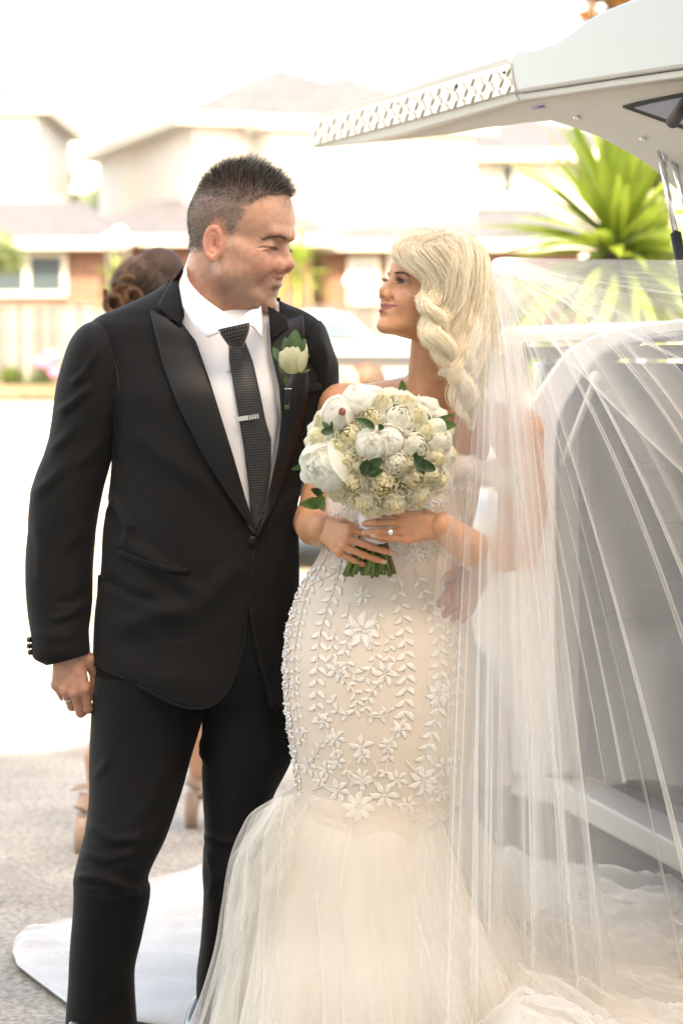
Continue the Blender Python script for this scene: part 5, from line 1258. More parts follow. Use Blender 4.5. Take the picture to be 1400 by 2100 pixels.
for (x, y, r_, n, ro) in ((745, 1222, 19, 6, .2), (741, 1293, 38, 7, .4), (690, 1373, 25, 6, .5), (789, 1382, 27, 6, .2), (664, 1479, 20, 6, 0), (820, 1496, 22, 6, 0), (899, 1424, 28, 7, .3), (604, 1400, 18, 6, .2), (688, 1515, 22, 6, .3), (795, 1530, 20, 6, .1), (741, 1533, 26, 5, -1.57), (742, 1552, 18, 6, .2), (632, 1572, 24, 6, .2), (668, 1580, 20, 6, .5), (690, 1562, 20, 6, 0), (742, 1598, 22, 7, 0), (694, 1622, 26, 6, .3), (788, 1632, 30, 6, .1), (735, 1656, 34, 8, .2), (868, 1602, 32, 7, .1), (815, 1600, 22, 6, .4), (912, 1572, 24, 6, .2), (905, 1625, 22, 6, .2), (895, 1678, 24, 6, .4), (622, 1502, 15, 6, 0), (935, 1310, 20, 6, .3), (925, 1410, 22, 6, 0), (835, 1650, 20, 6, 0), (850, 1140, 20, 6, .1), (925, 1240, 18, 6, .1), (655, 1600, 18, 6, .1), (600, 1300, 14, 6, .2)):
    b = MB(); bd = MB(); lace_flower(b, bd, x, y, r_, n, ro, .5)
    if b.v:
        o = b.build('lace_flower', M_lace, bride, True); solid(o, .0003, 1)
        if bd.v: bd.build('beads', M_bead, o, True)
# denser lace over the bodice
rb = random.Random(4); b = MB(); bd = MB()
for _ in range(150):
    x = rb.uniform(668, 982); y = rb.uniform(975, 1150); lace_flower(b, bd, x, y, rb.uniform(8, 14), rb.choice((5, 6)), rb.uniform(0, 1), .6)
o = b.build('bodice_lace', M_lace, bride, True); solid(o, .001, 1); o['kind'] = 'stuff'; bd.build('bodice_beads', M_bead, bride, True)['kind'] = 'stuff'
b = MB(); rb = random.Random(6)
for _ in range(420):
    y = rb.uniform(1160, 1640); l = np.interp(y, [r[0] for r in gown_rows], [r[1] for r in gown_rows]); q, n = surf(l + rb.uniform(2, 14), y, .003)
    if q: b.sphere(q, rb.uniform(.0016, .003), 5, 4)
b.build('edge_beads', M_bead, bride, True)['kind'] = 'stuff'
# off-shoulder band
def lace_patch(pts, name, seed, n=60, r=(8, 15)):
    """ragged lace piece: a curved net with flowers and leaves, following two rails (px,py,Y)"""
    top, bot = pts; A = resample([tuple(W(*p)) for p in top], 40); B_ = resample([tuple(W(*p)) for p in bot], 40); V = []
    for i in range(40):
        for j in range(10):
            s = j / 9; p = A[i] * (1 - s) + B_[i] * s; V.append(Vector(p) + Vector((0, -.012 * math.sin(math.pi * s), 0)))
    o = mesh(name, V, [tuple(reversed(f)) for f in grid_faces(40, 10)], tulle_mat('net', (.82, .77, .72), .45), bride)
    global bg_; keep = bg_; bg_ = bvh_of(o); b = MB(); bd = MB(); rr_ = random.Random(seed)
    for _ in range(n):
        i = rr_.randrange(40); j = rr_.randrange(10); x, y = PX(V[i * 10 + j]); lace_flower(b, bd, x, y, rr_.uniform(*r), 5, rr_.uniform(0, 1), .6)
    bg_ = keep
    if b.v: l = b.build('lace_flowers', M_lace, o, True); l.modifiers.new('s', 'SOLIDIFY').thickness = .001
lace_patch(([(925, 930, 4.63), (965, 938, 4.63), (1010, 950, 4.65), (1060, 965, 4.68), (1098, 985, 4.74)], [(930, 1000, 4.62), (970, 985, 4.615), (1010, 1000, 4.63), (1055, 1030, 4.67), (1085, 1045, 4.74)]), 'shoulder_band', 3)
# ============================================================ flowers
def petal_mesh(b, cols, C, ax, phi, rho, th0, th1, wid, curl=0.0, ruf=0.0, nu=6, nv=7, col=(.8, .75, .6), coln=None, seed=0.0, squash=1.0):
    """one petal of a cupped flower: C centre, ax frame (3x3, z is the flower's axis)"""
    V = []
    for i in range(nu):
        u = i / (nu - 1); al = th0 + (th1 - th0) * u
        for j in range(nv):
            v = j / (nv - 1) * 2 - 1
            tip = 1 - .16 * v * v * u
            al2 = th0 + (al - th0) * tip; w_ = wid * (.35 + .65 * math.sin(math.pi * min(1, .12 + u * .62)))
            r_ = rho * (1 + curl * max(0, u - .55) ** 1.5 * 2.2 + .03 * v * v)
            if ruf: r_ += rho * ruf * u * (noise.noise((phi * 3 + v * 1.8, u * 2.0, seed)) * 1.5 + .18 * math.sin(v * 8 + phi * 7))
            f = phi + v * w_
            p = Vector((math.sin(al2) * math.cos(f), math.sin(al2) * math.sin(f), math.cos(al2) * squash)) * r_
            V.append(C + ax @ p); c = col if coln is None else tuple(col[k] * (1 - u) + coln[k] * u for k in range(3)); cols.append(c)
    b.add(V, grid_faces(nu, nv))
def axis_frame(d, spin=0.0):
    d = Vector(d).normalized(); return d.to_track_quat('Z', 'Y').to_matrix() @ Matrix.Rotation(spin, 3, 'Z')
M_petal = leaf_mat('petal', (.8, .75, .6), .58, .5, .05, tint=True, vscale=60)
M_ruscus = leaf_mat('bouquet_leaf', (.035, .075, .022), .2, .35, .25, vscale=60)
M_ruscus2 = leaf_mat('fresh_leaf', (.10, .17, .045), .3, .4, .25, vscale=60)
CRE = (.96, .93, .82); YEL = (.94, .83, .50); WHI = (.97, .94, .86); GRN = (.86, .87, .64)
def flower(kind, C, d, r, parent, seed=0, name=None, tone=1.0):
    rnd = random.Random(seed); b = MB(); cols = []; ax = axis_frame(d, rnd.uniform(0, 6)); P_ = math.pi
    t3 = lambda c: tuple(min(.97, x * tone) for x in c)
    if kind == 'rose':       # ruffled garden rose with a yellow heart
        n = 40
        for k in range(n):
            f = k / (n - 1); rho = r * (.16 + .86 * f ** .9); top = r * (.92 - .30 * f); th1 = .10 + 1.22 * f ** 1.2 + rnd.uniform(-.10, .10)
            c0 = t3(tuple(YEL[i] * (1 - f ** .5) + CRE[i] * f ** .5 for i in range(3)))
            petal_mesh(b, cols, C, ax, k * 2.4 + rnd.uniform(-.3, .3), rho, 2.2, th1, .62 + .1 * f, .22 * f, .06 + .13 * f, col=tuple(c0[i] * (.86 if i == 2 else .97) for i in range(3)), coln=c0, seed=seed + k, nu=6, nv=8, squash=max(.75, min(3.2, top / rho)))
    elif kind == 'ranunculus':
        n = 34
        for k in range(n):
            f = k / (n - 1); rho = r * (.14 + .86 * f ** .85); top = r * (.98 - .12 * f); th1 = .10 + .92 * f ** 1.3
            c0 = t3(tuple(GRN[i] * (1 - min(1, f * 2.6)) + CRE[i] * min(1, f * 2.6) for i in range(3)))
            petal_mesh(b, cols, C, ax, k * 2.4, rho, 2.4, th1, .80, .06 * f, .03, col=c0, coln=t3(CRE), seed=seed + k, squash=max(.85, min(3.4, top / rho)))
    elif kind == 'peony':    # fat half-open bud
        for k in range(16):
            f = k / 15; rho = r * (.91 + .10 * f); th1 = .02 + .50 * f ** 1.5 + rnd.uniform(-.02, .08)
            petal_mesh(b, cols, C, ax, k * 2.4, rho, 2.7, th1, 1.05, .04 * f, .018, nu=9, nv=11, col=t3((.90, .86, .76)), coln=t3(WHI), seed=seed + k)
        for k in range(3):
            petal_mesh(b, cols, C, ax, rnd.uniform(0, 6), r * 1.05, 2.6, rnd.uniform(.6, 1.0), .9, .25, .08, nu=8, nv=9, col=(.88, .78, .70), coln=t3(CRE), seed=seed + 40 + k)
    elif kind == 'bud':      # small coral bud
        for k in range(7): petal_mesh(b, cols, C, ax, k * 2.4, r * (.9 + .02 * k), 2.7, .1 + .05 * k, 1.0, 0, .02, col=(.45, .15, .10), coln=(.62, .30, .22), seed=seed + k)
    if kind != 'bud':
        k0 = len(b.v); q_ = MB(); q_.sphere(C, r * {'rose': .42, 'peony': .88, 'ranunculus': .42}[kind], 14, 9); b.add(q_.v, q_.f); cols += [t3(YEL if kind == 'rose' else CRE)] * len(q_.v)
    o = mesh(name or {'rose': 'garden_rose', 'peony': 'peony', 'ranunculus': 'ranunculus', 'bud': 'coral_bud'}[kind], b.v, b.f, M_petal, parent, cols=cols)
    return o
def leaf(name, base, tip, w, m, parent, up=(0, -1, 0), bend=.15, ns=9, wavy=0.0):
    base = Vector(base); tip = Vector(tip); t = tip - base; L = t.length; t.normalize(); n = Vector(up); n = (n - t * n.dot(t)).normalized(); s = n.cross(t); V = []
    for i in range(ns):
        u = i / (ns - 1); ww = w * math.sin(math.pi * min(.99, .04 + u * .93)) ** .75 * (1 + wavy * math.sin(u * 22))
        c = base + t * (L * u) + n * (bend * L * math.sin(math.pi * u) * .6 - bend * L * u * u * .6)
        V += [c - s * ww + n * (ww * .28), c - s * ww * .5 + n * (ww * .05), c, c + s * ww * .5 + n * (ww * .05), c + s * ww + n * (ww * .28)]
    o = mesh(name, V, grid_faces(ns, 5), m, parent); return o
BC = W(780, 925, 4.515)
bq = empty('bridal_bouquet', (BC.x, BC.y, BC.z - .28), 'round bouquet of cream roses and white peonies in the bride\'s hands', 'bouquet')
BR_ = Vector((.156, .115, .140))
def dome(px, py, inset=0.0):
    """point on the bouquet's dome under a photo pixel, with the outward direction"""
    p = W(px, py, BC.y - .06); dx = (p.x - BC.x) / BR_.x; dz = (p.z - BC.z) / BR_.z; q = max(0.0, 1 - dx * dx - dz * dz); dy = -math.sqrt(q)
    P_ = BC + Vector((dx * BR_.x, dy * BR_.y, dz * BR_.z)); d = Vector((dx / BR_.x, dy / BR_.y * .9 - .8, dz / BR_.z)).normalized()
    return P_ - d * inset, d
spots = [('peony', 660, 962, 50), ('peony', 761, 908, 34), ('peony', 730, 808, 34), ('peony', 688, 842, 32), ('peony', 795, 900, 30), ('rose', 757, 850, 33), ('rose', 712, 892, 36), ('rose', 652, 852, 26), ('rose', 640, 892, 30),
         ('ranunculus', 822, 848, 36), ('rose', 786, 812, 30), ('rose', 862, 846, 30), ('rose', 702, 948, 32), ('rose', 718, 995, 38), ('rose', 786, 996, 46), ('rose', 850, 985, 38), ('rose', 894, 978, 32), ('rose', 905, 940, 28),
         ('rose', 742, 1040, 34), ('rose', 812, 1042, 32), ('rose', 682, 1012, 28), ('rose', 868, 1025, 30), ('ranunculus', 912, 904, 30), ('ranunculus', 858, 914, 30), ('ranunculus', 811, 950, 30), ('ranunculus', 905, 872, 20), ('rose', 835, 812, 26), ('rose', 880, 880, 22), ('rose', 740, 960, 26), ('rose', 838, 955, 22), ('rose', 912, 990, 22), ('rose', 690, 915, 22), ('rose', 760, 1060, 20)]
for i, (kd, x, y, r) in enumerate(spots):
    rr = r / FPX * 4.42 * 1.08; P_, d = dome(x, y, rr * (.75 if kd != 'peony' else .6))
    flower(kd, P_, d, rr, bq, 100 + i, tone=random.uniform(.97, 1.05))
for (x, y, r) in ((703, 845, 8), (743, 936, 4)): P_, d = dome(x, y, -.004); flower('bud', P_ + Vector((0, -.004 if r < 8 else -.012, 0)), d, r / FPX * 4.42, bq, 300 + x)
# filling behind the outer flowers, all round the back of the dome
rf = random.Random(5)
for i in range(34):
    a = rf.uniform(0, 6.28); e = rf.uniform(-.95, .95); h_ = math.sqrt(1 - e * e); d = Vector((h_ * math.cos(a), abs(h_ * math.sin(a)) * .8 + .05, e)).normalized()
    if d.y < .35 and i % 2: d.y = -abs(d.y) * .3
    P_ = BC + Vector((d.x * BR_.x, d.y * .07, d.z * BR_.z)) * .80; flower('ranunculus' if i % 3 else 'rose', P_, d, .026, bq, 400 + i)
core = MB(); core.sphere(BC + Vector((0, .01, 0)), (.115, .065, .105), 20, 12); core.build('foliage_core', mat('pale_green_calyx', (.50, .50, .34), .7), bq, True)
LV = [((745, 870), (732, 855), (776, 880), 9), ((728, 882), (716, 862), (726, 878), 6)]
def bl(x0, y0, x1, y1, w, m=None, lift=.012):
    a, d = dome(x0, y0, 0); b_, d2 = dome(x1, y1, 0); a = a + Vector((0, -lift * .6, 0)); b_ = b_ + Vector((0, -lift * 1.6, 0)); leaf('leaf', a, b_, w / FPX * 4.42, m or M_ruscus, bq, up=d)
for q in ((768, 876, 731, 857, 9), (782, 880, 776, 868, 7), (684, 886, 660, 864, 6), (684, 884, 658, 884, 9), (682, 880, 680, 862, 4), (740, 968, 780, 938, 15), (748, 966, 782, 962, 11), (742, 966, 752, 940, 10), (846, 942, 892, 962, 12), (848, 936, 868, 970, 11), (846, 940, 866, 936, 8), (846, 935, 852, 925, 6)): bl(*q)
for (x0, y0, x1, y1, w, Y, m) in ((664, 1030, 617, 1034, 13, 4.47, M_ruscus2), (662, 1012, 640, 1004, 9, 4.48, M_ruscus), (655, 1015, 661, 1045, 10, 4.46, M_ruscus2), (632, 950, 600, 962, 7, 4.5, M_ruscus), (880, 868, 930, 850, 6, 4.48, M_ruscus2), (885, 870, 932, 872, 14, 4.47, M_ruscus2), (882, 880, 878, 852, 6, 4.46, M_ruscus2), (826, 806, 824, 782, 9, 4.5, M_ruscus2), (838, 812, 848, 818, 6, 4.48, M_ruscus2)):
    leaf('leaf', W(x0, y0, Y + .02), W(x1, y1, Y - .01), w / FPX * 4.45, m, bq)
# ribbon and stems
SA = W(766, 1040, 4.55); SB = W(766, 1110, 4.56); rib = MB(); M_ribbon = mat('white_satin', (.80, .78, .78), .35, .5, sheen=.3)
ps = [SA + (SB - SA) * t for t in np.linspace(0, 1, 12)]; rib.tube(ps, [.030 - .003 * t + .0012 * math.sin(t * 21) for t in np.linspace(0, 1, 12)], 28); rib.build('ribbon_wrap', M_ribbon, bq, True)
M_stem = mat('flower_stem', (.10, .15, .04), .45, .4, var=.35, vscale=14); M_stem2 = mat('brown_stem', (.15, .10, .05), .6, .3, var=.3, vscale=14)
rs = random.Random(8)
for i in range(40):
    a = rs.uniform(0, 6.28); q = math.sqrt(rs.random()); a2 = a + rs.uniform(-.9, .9)
    p0 = SB + Vector((math.cos(a) * .026 * q, math.sin(a) * .020 * q, .01)); p1 = W(756 + math.cos(a2) * 52 * q + rs.uniform(-6, 6), 1176 + rs.uniform(-8, 8), 4.572) + Vector((0, math.sin(a2) * .022 * q, 0))
    s_ = MB(); mid = (p0 + p1) / 2 + Vector((rs.uniform(-.003, .003), rs.uniform(-.003, .003), 0)); rr = rs.uniform(.0026, .0042); s_.tube([p0, mid, p1], [rr, rr, rr * 1.05], 8)
    if rs.random() < .3: s_.sphere(mid, rr * 1.35, 8, 5)
    s_.build('stem', M_stem2 if i % 8 == 0 else M_stem, bq, True)
# ---- boutonniere
fc = W(598, 742, YM - .165)
bt_ = empty('boutonniere', fc, 'white rose buttonhole with green leaves pinned to the man\'s lapel', 'buttonhole')
def bp(x, y, dy=0): return W(x, y, YM - .165 + dy)
for (x0, y0, x1, y1, w, wv) in ((600, 730, 606, 676, 15, .1), (592, 735, 585, 692, 11, .1), (580, 745, 560, 712, 9, .12), (592, 765, 572, 745, 10, 0), (610, 728, 626, 694, 9, .12), (612, 765, 636, 757, 3.5, 0), (592, 770, 585, 790, 6, .1), (625, 735, 634, 726, 5, 0)):
    leaf('leaf', bp(x0, y0, .004), bp(x1, y1, .002), w / FPX * 4.7, M_ruscus2 if y1 > 735 else leaf_mat('oak_leaf', (.075, .13, .05), .25, .5, .2, vscale=60), bt_, wavy=wv)
b = MB(); cols = []; ax = axis_frame((.05, -.25, 1), 0)
for (x, ph, rh, sx) in ((598, -1.6, .0165, 1.0), (592, -2.6, .0155, 1), (603, -.6, .016, 1), (600, 1.5, .015, 1)):
    petal_mesh(b, cols, bp(x, 738), ax @ Matrix.Diagonal((1, 1, 1.75)), ph, rh, 2.7, .25, 1.15, .02, .01, 9, 9, (.66, .66, .38), (.84, .82, .62), 3)
for (x, y, ph, rh, th) in ((612, 738, -.9, .017, .75), (613, 726, -.2, .017, .7), (586, 738, -2.4, .014, .6)):
    petal_mesh(b, cols, bp(x, y), ax @ Matrix.Diagonal((1, 1, 1.5)), ph, rh, 2.6, th, 1.0, .25, .03, 9, 9, (.68, .68, .42), (.85, .83, .66), 8)
mesh('rose_bud', b.v, b.f, M_petal, bt_, cols=cols)
s_ = MB(); s_.tube([bp(597, 768), bp(591, 795, -.004), bp(588, 830, -.002)], [.0052, .0048, .0042], 10); s_.build('stem_wrap', M_black, bt_, True)
s_ = MB(); s_.tube([bp(588, 826, -.002), bp(586, 839, -.001)], [.0026, .0028], 8); s_.tube([bp(591, 826, -.002), bp(590, 839, -.001)], [.0022, .0024], 8); s_.build('stem', M_stem, bt_, True)
s_ = MB(); s_.tube([bp(583, 797, -.010), bp(599, 797, -.010)], .0008, 6); s_.build('pin', M_chrome, bt_, True)
# ============================================================ tulle skirt, train and veil
M_under = mat('under_satin', (.72, .665, .60), .7, .2, sheen=.3)
M_tul = tulle_mat('ivory_tulle', (.88, .84, .77), .20, .5)
M_tul2 = tulle_mat('ivory_tulle_light', (.88, .85, .79), .15, .5)
M_veil = tulle_mat('veil_tulle', (.90, .88, .85), .19, .5)
M_veil2 = tulle_mat('veil_tulle_fine', (.90, .88, .85), .16, .5)
def ridged(x, s=0): 
    return 1 - abs(noise.noise((x, s, 3.1))) * 2.4
def skirt(name, rows, m, amp, freq, seed, n=320, sub=70, sharp=1.0, kind=None, thick=None, flut=0.0, hem=0.0):
    A = np.array(rows, float); py = np.linspace(A[0, 0], A[-1, 0], sub); B = interp(A[:, 0], A[:, 1:], py); V = []
    for i, (y, (l, r, Y, hd)) in enumerate(zip(py, B)):
        t = i / (sub - 1); c = W((l + r) / 2, y, Y); hw_ = (r - l) / 2 / FPX * Y
        for j in range(n):
            q = 2 * math.pi * j / n; cx, sx = math.cos(q), math.sin(q)
            k = .5 * ridged(math.cos(q) * freq + t * .35, seed + math.sin(q) * freq) + .5 * math.sin(q * freq * 3.2 + seed * 2.1 + 1.2 * math.sin(q * 3 + seed) + t * .8)
            k2 = noise.noise((math.cos(q) * freq * 2.6 + seed, math.sin(q) * freq * 2.6, t * 1.8 + seed)) 
            dd_ = amp * (t ** .8 + .04) * (k * sharp + k2 * .9)
            tw = flut * t * (math.sin(q * 31 + seed * 3 + 2 * math.sin(q * 5 + t)) * .6)     # neighbouring pleats lean over each other
            q2 = q + tw
            cx, sx = math.cos(q2), math.sin(q2)
            p = c + Vector((cx * (hw_ + dd_), -sx * (hd + dd_), hem * t * t * noise.noise((q * 3, seed, 1))))
            p.z = max(p.z, .006 + .004 * (seed % 3)); V.append(p)
    o = mesh(name, V, grid_faces(sub, n, True), m, bride); return o
base_rows = [(1600, 622, 938, YB - .02, .10), (1650, 606, 952, YB - .02, .125), (1700, 580, 975, YB - .02, .15), (1780, 548, 1010, YB - .02, .18), (1880, 524, 1052, YB - .02, .22), (1980, 505, 1096, YB - .03, .27), (2080, 486, 1140, YB - .03, .31), (2180, 470, 1180, YB - .03, .34), (2245, 462, 1200, YB - .03, .36)]
skirt('underskirt', [(y, l + 8, r - 14, Y, hd - .012) for y, l, r, Y, hd in base_rows], M_under, .036, 2.0, 2.0, 260, 60, flut=.02)
def wid(rows, dl, dr, dd, top=0): return [(y, l - dl * min(1, max(0, (y - 1620) / 120)), r + dr * min(1, max(0, (y - 1640) / 300)), Y, hd + dd * min(1, max(0, (y - 1620) / 200))) for y, l, r, Y, hd in rows]
skirt('tulle_layer', wid(base_rows, 14, 14, .015), M_tul, .045, 2.1, 5.0, 420, 70, 1.1, flut=.05)
skirt('tulle_layer', wid(base_rows, 26, 30, .03), M_tul, .05, 2.6, 9.0, 420, 70, 1.1, flut=.06)
# outer layer with the puffed top on the left, ragged hem
puff = [(1618, 606, 948, YB - .03, .135), (1640, 560, 958, YB - .03, .150), (1662, 524, 968, YB - .03, .165), (1700, 502, 984, YB - .03, .19), (1760, 482, 1012, YB - .03, .21), (1850, 470, 1052, YB - .03, .25), (1950, 462, 1100, YB - .04, .30), (2050, 440, 1150, YB - .04, .34), (2140, 415, 1200, YB - .05, .38), (2250, 395, 1250, YB - .05, .42)]
skirt('tulle_overlay', puff, M_tul2, .045, 3.2, 13.0, 520, 80, 1.0, flut=.05)
skirt('tulle_overlay', [(y, l + 14, r - 6, Y, hd - .01) for y, l, r, Y, hd in puff], M_tul2, .034, 2.2, 21.0, 420, 80, 1.2, flut=.06)
# loose gathers bunched at the upper left of the flare
for k in range(3):
    rr_ = random.Random(30 + k); V = []; nr, nc = 40, 60
    for i in range(nr):
        t = i / (nr - 1)
        for j in range(nc):
            s = j / (nc - 1); w_ = min(1, .25 + t * 2.2); x = 596 * (1 - s * w_) + (508 - 10 * k) * s * w_ - 40 * t * s; y = 1632 + 50 * (s * w_) ** 1.4 * (1 - .2 * k) + 300 * t * (.5 + .5 * s)
            off = .02 * math.sin(s * 16 + k * 2 + t * 3) + .014 * noise.noise((s * 9, t * 5, k))
            V.append(W(x + 7 * math.sin(s * 22 + k + t * 2), y, YB - .10 - .05 * t + off - .02 * k))
    mesh('tulle_gather', V, grid_faces(nr, nc), M_tul2, bride)
# bound edge of the overlay
def edge_line(name, pts, m, r=.0012, par=None):
    t = MB(); t.tube(resample([tuple(W(*p)) for p in pts], 50), r, 5, False); t.build(name, m, par or bride, True)
M_edge = mat('hem_thread', (.84, .80, .75), .6, .3)
#edge_line('hem_cord', [(600, 1636, 4.58), (560, 1650, 4.55), (525, 1668, 4.53), (504, 1690, 4.52), (498, 1705, 4.515)], M_tul, .0014)
# ---- white lining of the train spread on the ground behind the man
def G(px, py, z=0.0):
    d = ray(px, py); t = (z - CAMZ) / d.z; return CAMP + d * t
M_train = mat('white_train_satin', (.58, .56, .53), .6, .2, sheen=.1)
topr = lin([tuple(G(*p)) for p in [(27, 1968), (34, 1948), (60, 1928), (140, 1908), (280, 1842), (430, 1788), (600, 1752), (700, 1750)]], 90)
botr = lin([tuple(G(*p)) for p in [(27, 1970), (36, 1996), (64, 2018), (135, 2072), (280, 2112), (430, 2140), (600, 2150), (700, 2150)]], 90)
V = []
for i in range(90):
    for j in range(40):
        s = j / 39; p = topr[i] * (1 - s) + botr[i] * s; e = math.sin(math.pi * s) * min(1, i / 12)
        z = .006 + .016 * e * (1 + noise.noise((p[0] * 5, p[1] * 5, 0))) + .05 * e * max(0, noise.noise((p[0] * 3.5 + p[1] * 2, p[1] * 11, 4))) + .012 * (1 - e)
        V.append((p[0], p[1], z))
tr_ = mesh('train_lining', V, grid_faces(90, 40), M_train, bride); solid(tr_, .003, 0)
V2 = [(v[0] + .0, v[1] + .0, v[2] + .014 + .012 * noise.noise((v[0] * 9, v[1] * 9, 7))) for v in V if True]
mesh('train_tulle', V2, grid_faces(90, 40), M_tul2, bride)
# ---- tulle train heaped on the ground to the right
def heap(name, m, seed, zoff, amp, op=1.0, nx=150, ny=90, x0=.21, x1=1.35, y0=3.95, y1=5.42):
    V = []
    for i in range(nx):
        x = x0 + (x1 - x0) * i / (nx - 1)
        for j in range(ny):
            y = y0 + (y1 - y0) * j / (ny - 1)
            cx, cy = .16, YB
            ang = math.atan2(y - cy, x - cx + .15); rad = math.hypot(x - cx, y - cy)
            back = min(1, max(0, (y1 - y) / .22)); fr = min(1, max(0, (y - y0) / .3))
            h = min(1, (x - x0) / .12 + .02) * (.10 + .13 * math.exp(-((y - 5.0) / .28) ** 2) * min(1, x / .35) + .10 * math.exp(-((x - .25) / .2) ** 2)) * back * (.5 + .5 * fr)
            wr = noise.noise((ang * 6 + seed, rad * 2.2, seed)) * .7 + (1 - abs(noise.noise((x * 4.2 + seed * 3, y * 6.5 + x * 3, seed)) * 2.2)) * .55 + noise.noise((x * 14, y * 14 + seed, 2)) * .15
            V.append((x + .03 * noise.noise((x * 6, y * 6, seed)), y + .05 * noise.noise((x * 5, y * 5, seed + 9)), max(.004 + zoff * .2, h + zoff + amp * wr * (.35 + .65 * back))))
    return mesh(name, V, grid_faces(nx, ny), m, bride)
heap('train_underlayer', M_under, 1.0, -.05, .03)
heap('train_layer', M_tul, 2.0, -.01, .050); heap('train_layer', M_tul, 3.3, .01, .060); heap('train_layer', M_tul2, 5.7, .03, .065); heap('train_layer', M_tul2, 8.1, .05, .07)
# ---- the veil
veil = empty('bridal_veil', W(1005, 545, YB + .06), 'long sheer white veil fixed in the bride\'s hair and lifted to the right', 'veil')
def veil_layer(name, org, hem, m, nf, seed, depth=.02, over=1.35, ns=520, nt=46, sag=0.0, mid=None, dep0=.004):
    """org, hem, mid: lists of (px,py,Y) along the gathered edge, the hem and half way"""
    O = resample([tuple(W(*p)) for p in org], 200); H = resample([tuple(W(*p)) for p in hem], 200); Mi = resample([tuple(W(*p)) for p in mid], 200) if mid else None; V = []
    fr = [nf * .55, nf * 1.31, nf * .23]
    def at(A, s): s = min(max(s, 0), 1) * 199; i = int(min(s, 198)); return A[i] * (1 - (s - i)) + A[i + 1] * (s - i)
    for i in range(ns):
        s = i / (ns - 1)
        for j in range(nt):
            t = j / (nt - 1); tt = t ** 1.15
            ph = 2 * math.pi * (fr[0] * s) + seed + .5 * math.sin(5 * s + 2 * t) ; ph2 = 2 * math.pi * fr[1] * s + seed * 2.3 + .8 * t; ph3 = 2 * math.pi * fr[2] * s + seed
            g1 = .6 + .5 * noise.noise((s * 7, seed, 0)); 
            ds = over * g1 / (2 * math.pi * fr[0]) * math.sin(ph) + .62 * min(over, 1.3) / (2 * math.pi * fr[1]) * math.sin(ph2)
            e = min(1, s / .03, (1 - s) / .03)
            s2 = s + ds * e
            a, b_ = at(O, s2), at(H, s2)
            if Mi is not None:
                c = at(Mi, s2); q = 2 * c - .5 * (a + b_); p = a * (1 - tt) ** 2 + q * 2 * tt * (1 - tt) + b_ * tt * tt
            else: p = a * (1 - tt) + b_ * tt
            yy = (dep0 + depth * tt) * (math.cos(ph) + .35 * math.cos(ph2) + .8 * math.cos(ph3)) + .006 * tt * noise.noise((s * 22, t * 3.5, seed))
            V.append(Vector((p[0], p[1] + yy, p[2] - sag * math.sin(math.pi * tt) * s)))
    return mesh(name, V, grid_faces(ns, nt), m, veil)
y0 = YB + .07
# gathered comb at the back of the head
org = [(1000, 556, y0 - .10), (1006, 540, y0 - .06), (1014, 530, y0 - .02), (1026, 527, y0 + .0), (1040, 526, y0 + .02)]
# main long layer: from her left side round to the right edge of the photo
veil_layer('veil_layer', org, [(905, 2120, 4.42), (990, 2120, 4.44), (1080, 2110, 4.50), (1180, 2080, 4.56), (1330, 2040, 4.62), (1500, 1960, 4.66), (1680, 1750, 4.70), (1780, 1450, 4.72)], M_veil, 9, 1.3, .022, 1.5,
           mid=[(950, 1150, 4.50), (985, 1150, 4.50), (1040, 1130, 4.54), (1110, 1090, 4.60), (1190, 1040, 4.64), (1280, 980, 4.68), (1370, 900, 4.72), (1430, 800, 4.74)], ns=620)
veil_layer('veil_layer', org, [(925, 2140, 4.52), (1010, 2130, 4.54), (1100, 2090, 4.58), (1150, 2060, 4.60), (1240, 2020, 4.64)], M_veil, 7, 4.1, .022, 1.6, mid=[(965, 1150, 4.56), (1005, 1140, 4.56), (1050, 1130, 4.58), (1090, 1110, 4.62), (1130, 1080, 4.66)], ns=420)
# shorter second layer whose cut hem shows above the step bar
veil_layer('veil_layer', org, [(985, 1620, 4.60), (1060, 1600, 4.62), (1140, 1590, 4.66), (1235, 1606, 4.70), (1330, 1606, 4.72), (1450, 1628, 4.74), (1620, 1500, 4.76), (1740, 1200, 4.78)], M_veil2, 8, 7.7, .018, 1.4, mid=[(990, 1050, 4.62), (1030, 1040, 4.64), (1080, 1020, 4.68), (1140, 1000, 4.70), (1210, 960, 4.72), (1290, 900, 4.74), (1390, 830, 4.76), (1440, 730, 4.78)], ns=520)
# the wind-lifted upper sheets
veil_layer('veil_layer', org, [(1700, 1250, 4.70), (1720, 1000, 4.72), (1700, 800, 4.74), (1650, 620, 4.76), (1600, 535, 4.80)], M_veil2, 4, 2.9, .02, 1.3, mid=[(1250, 830, 4.70), (1270, 740, 4.72), (1290, 660, 4.74), (1300, 590, 4.78), (1290, 532, 4.80)], ns=320)
veil_layer('veil_layer', org, [(1640, 700, 4.86), (1640, 640, 4.86), (1640, 590, 4.87), (1640, 530, 4.88)], M_veil2, 2, .9, .014, 1.1, mid=[(1300, 620, 4.82), (1300, 590, 4.84), (1300, 565, 4.85), (1300, 534, 4.86)], ns=200)
veil_layer('veil_layer', org, [(935, 1900, 4.54), (1010, 1900, 4.56), (1090, 1880, 4.58), (1170, 1850, 4.62)], tulle_mat('veil_tulle_dense', (.90, .88, .85), .28, .5), 5, 5.3, .018, 1.5, mid=[(968, 1100, 4.55), (1010, 1090, 4.56), (1060, 1080, 4.58), (1110, 1060, 4.62)], ns=300)
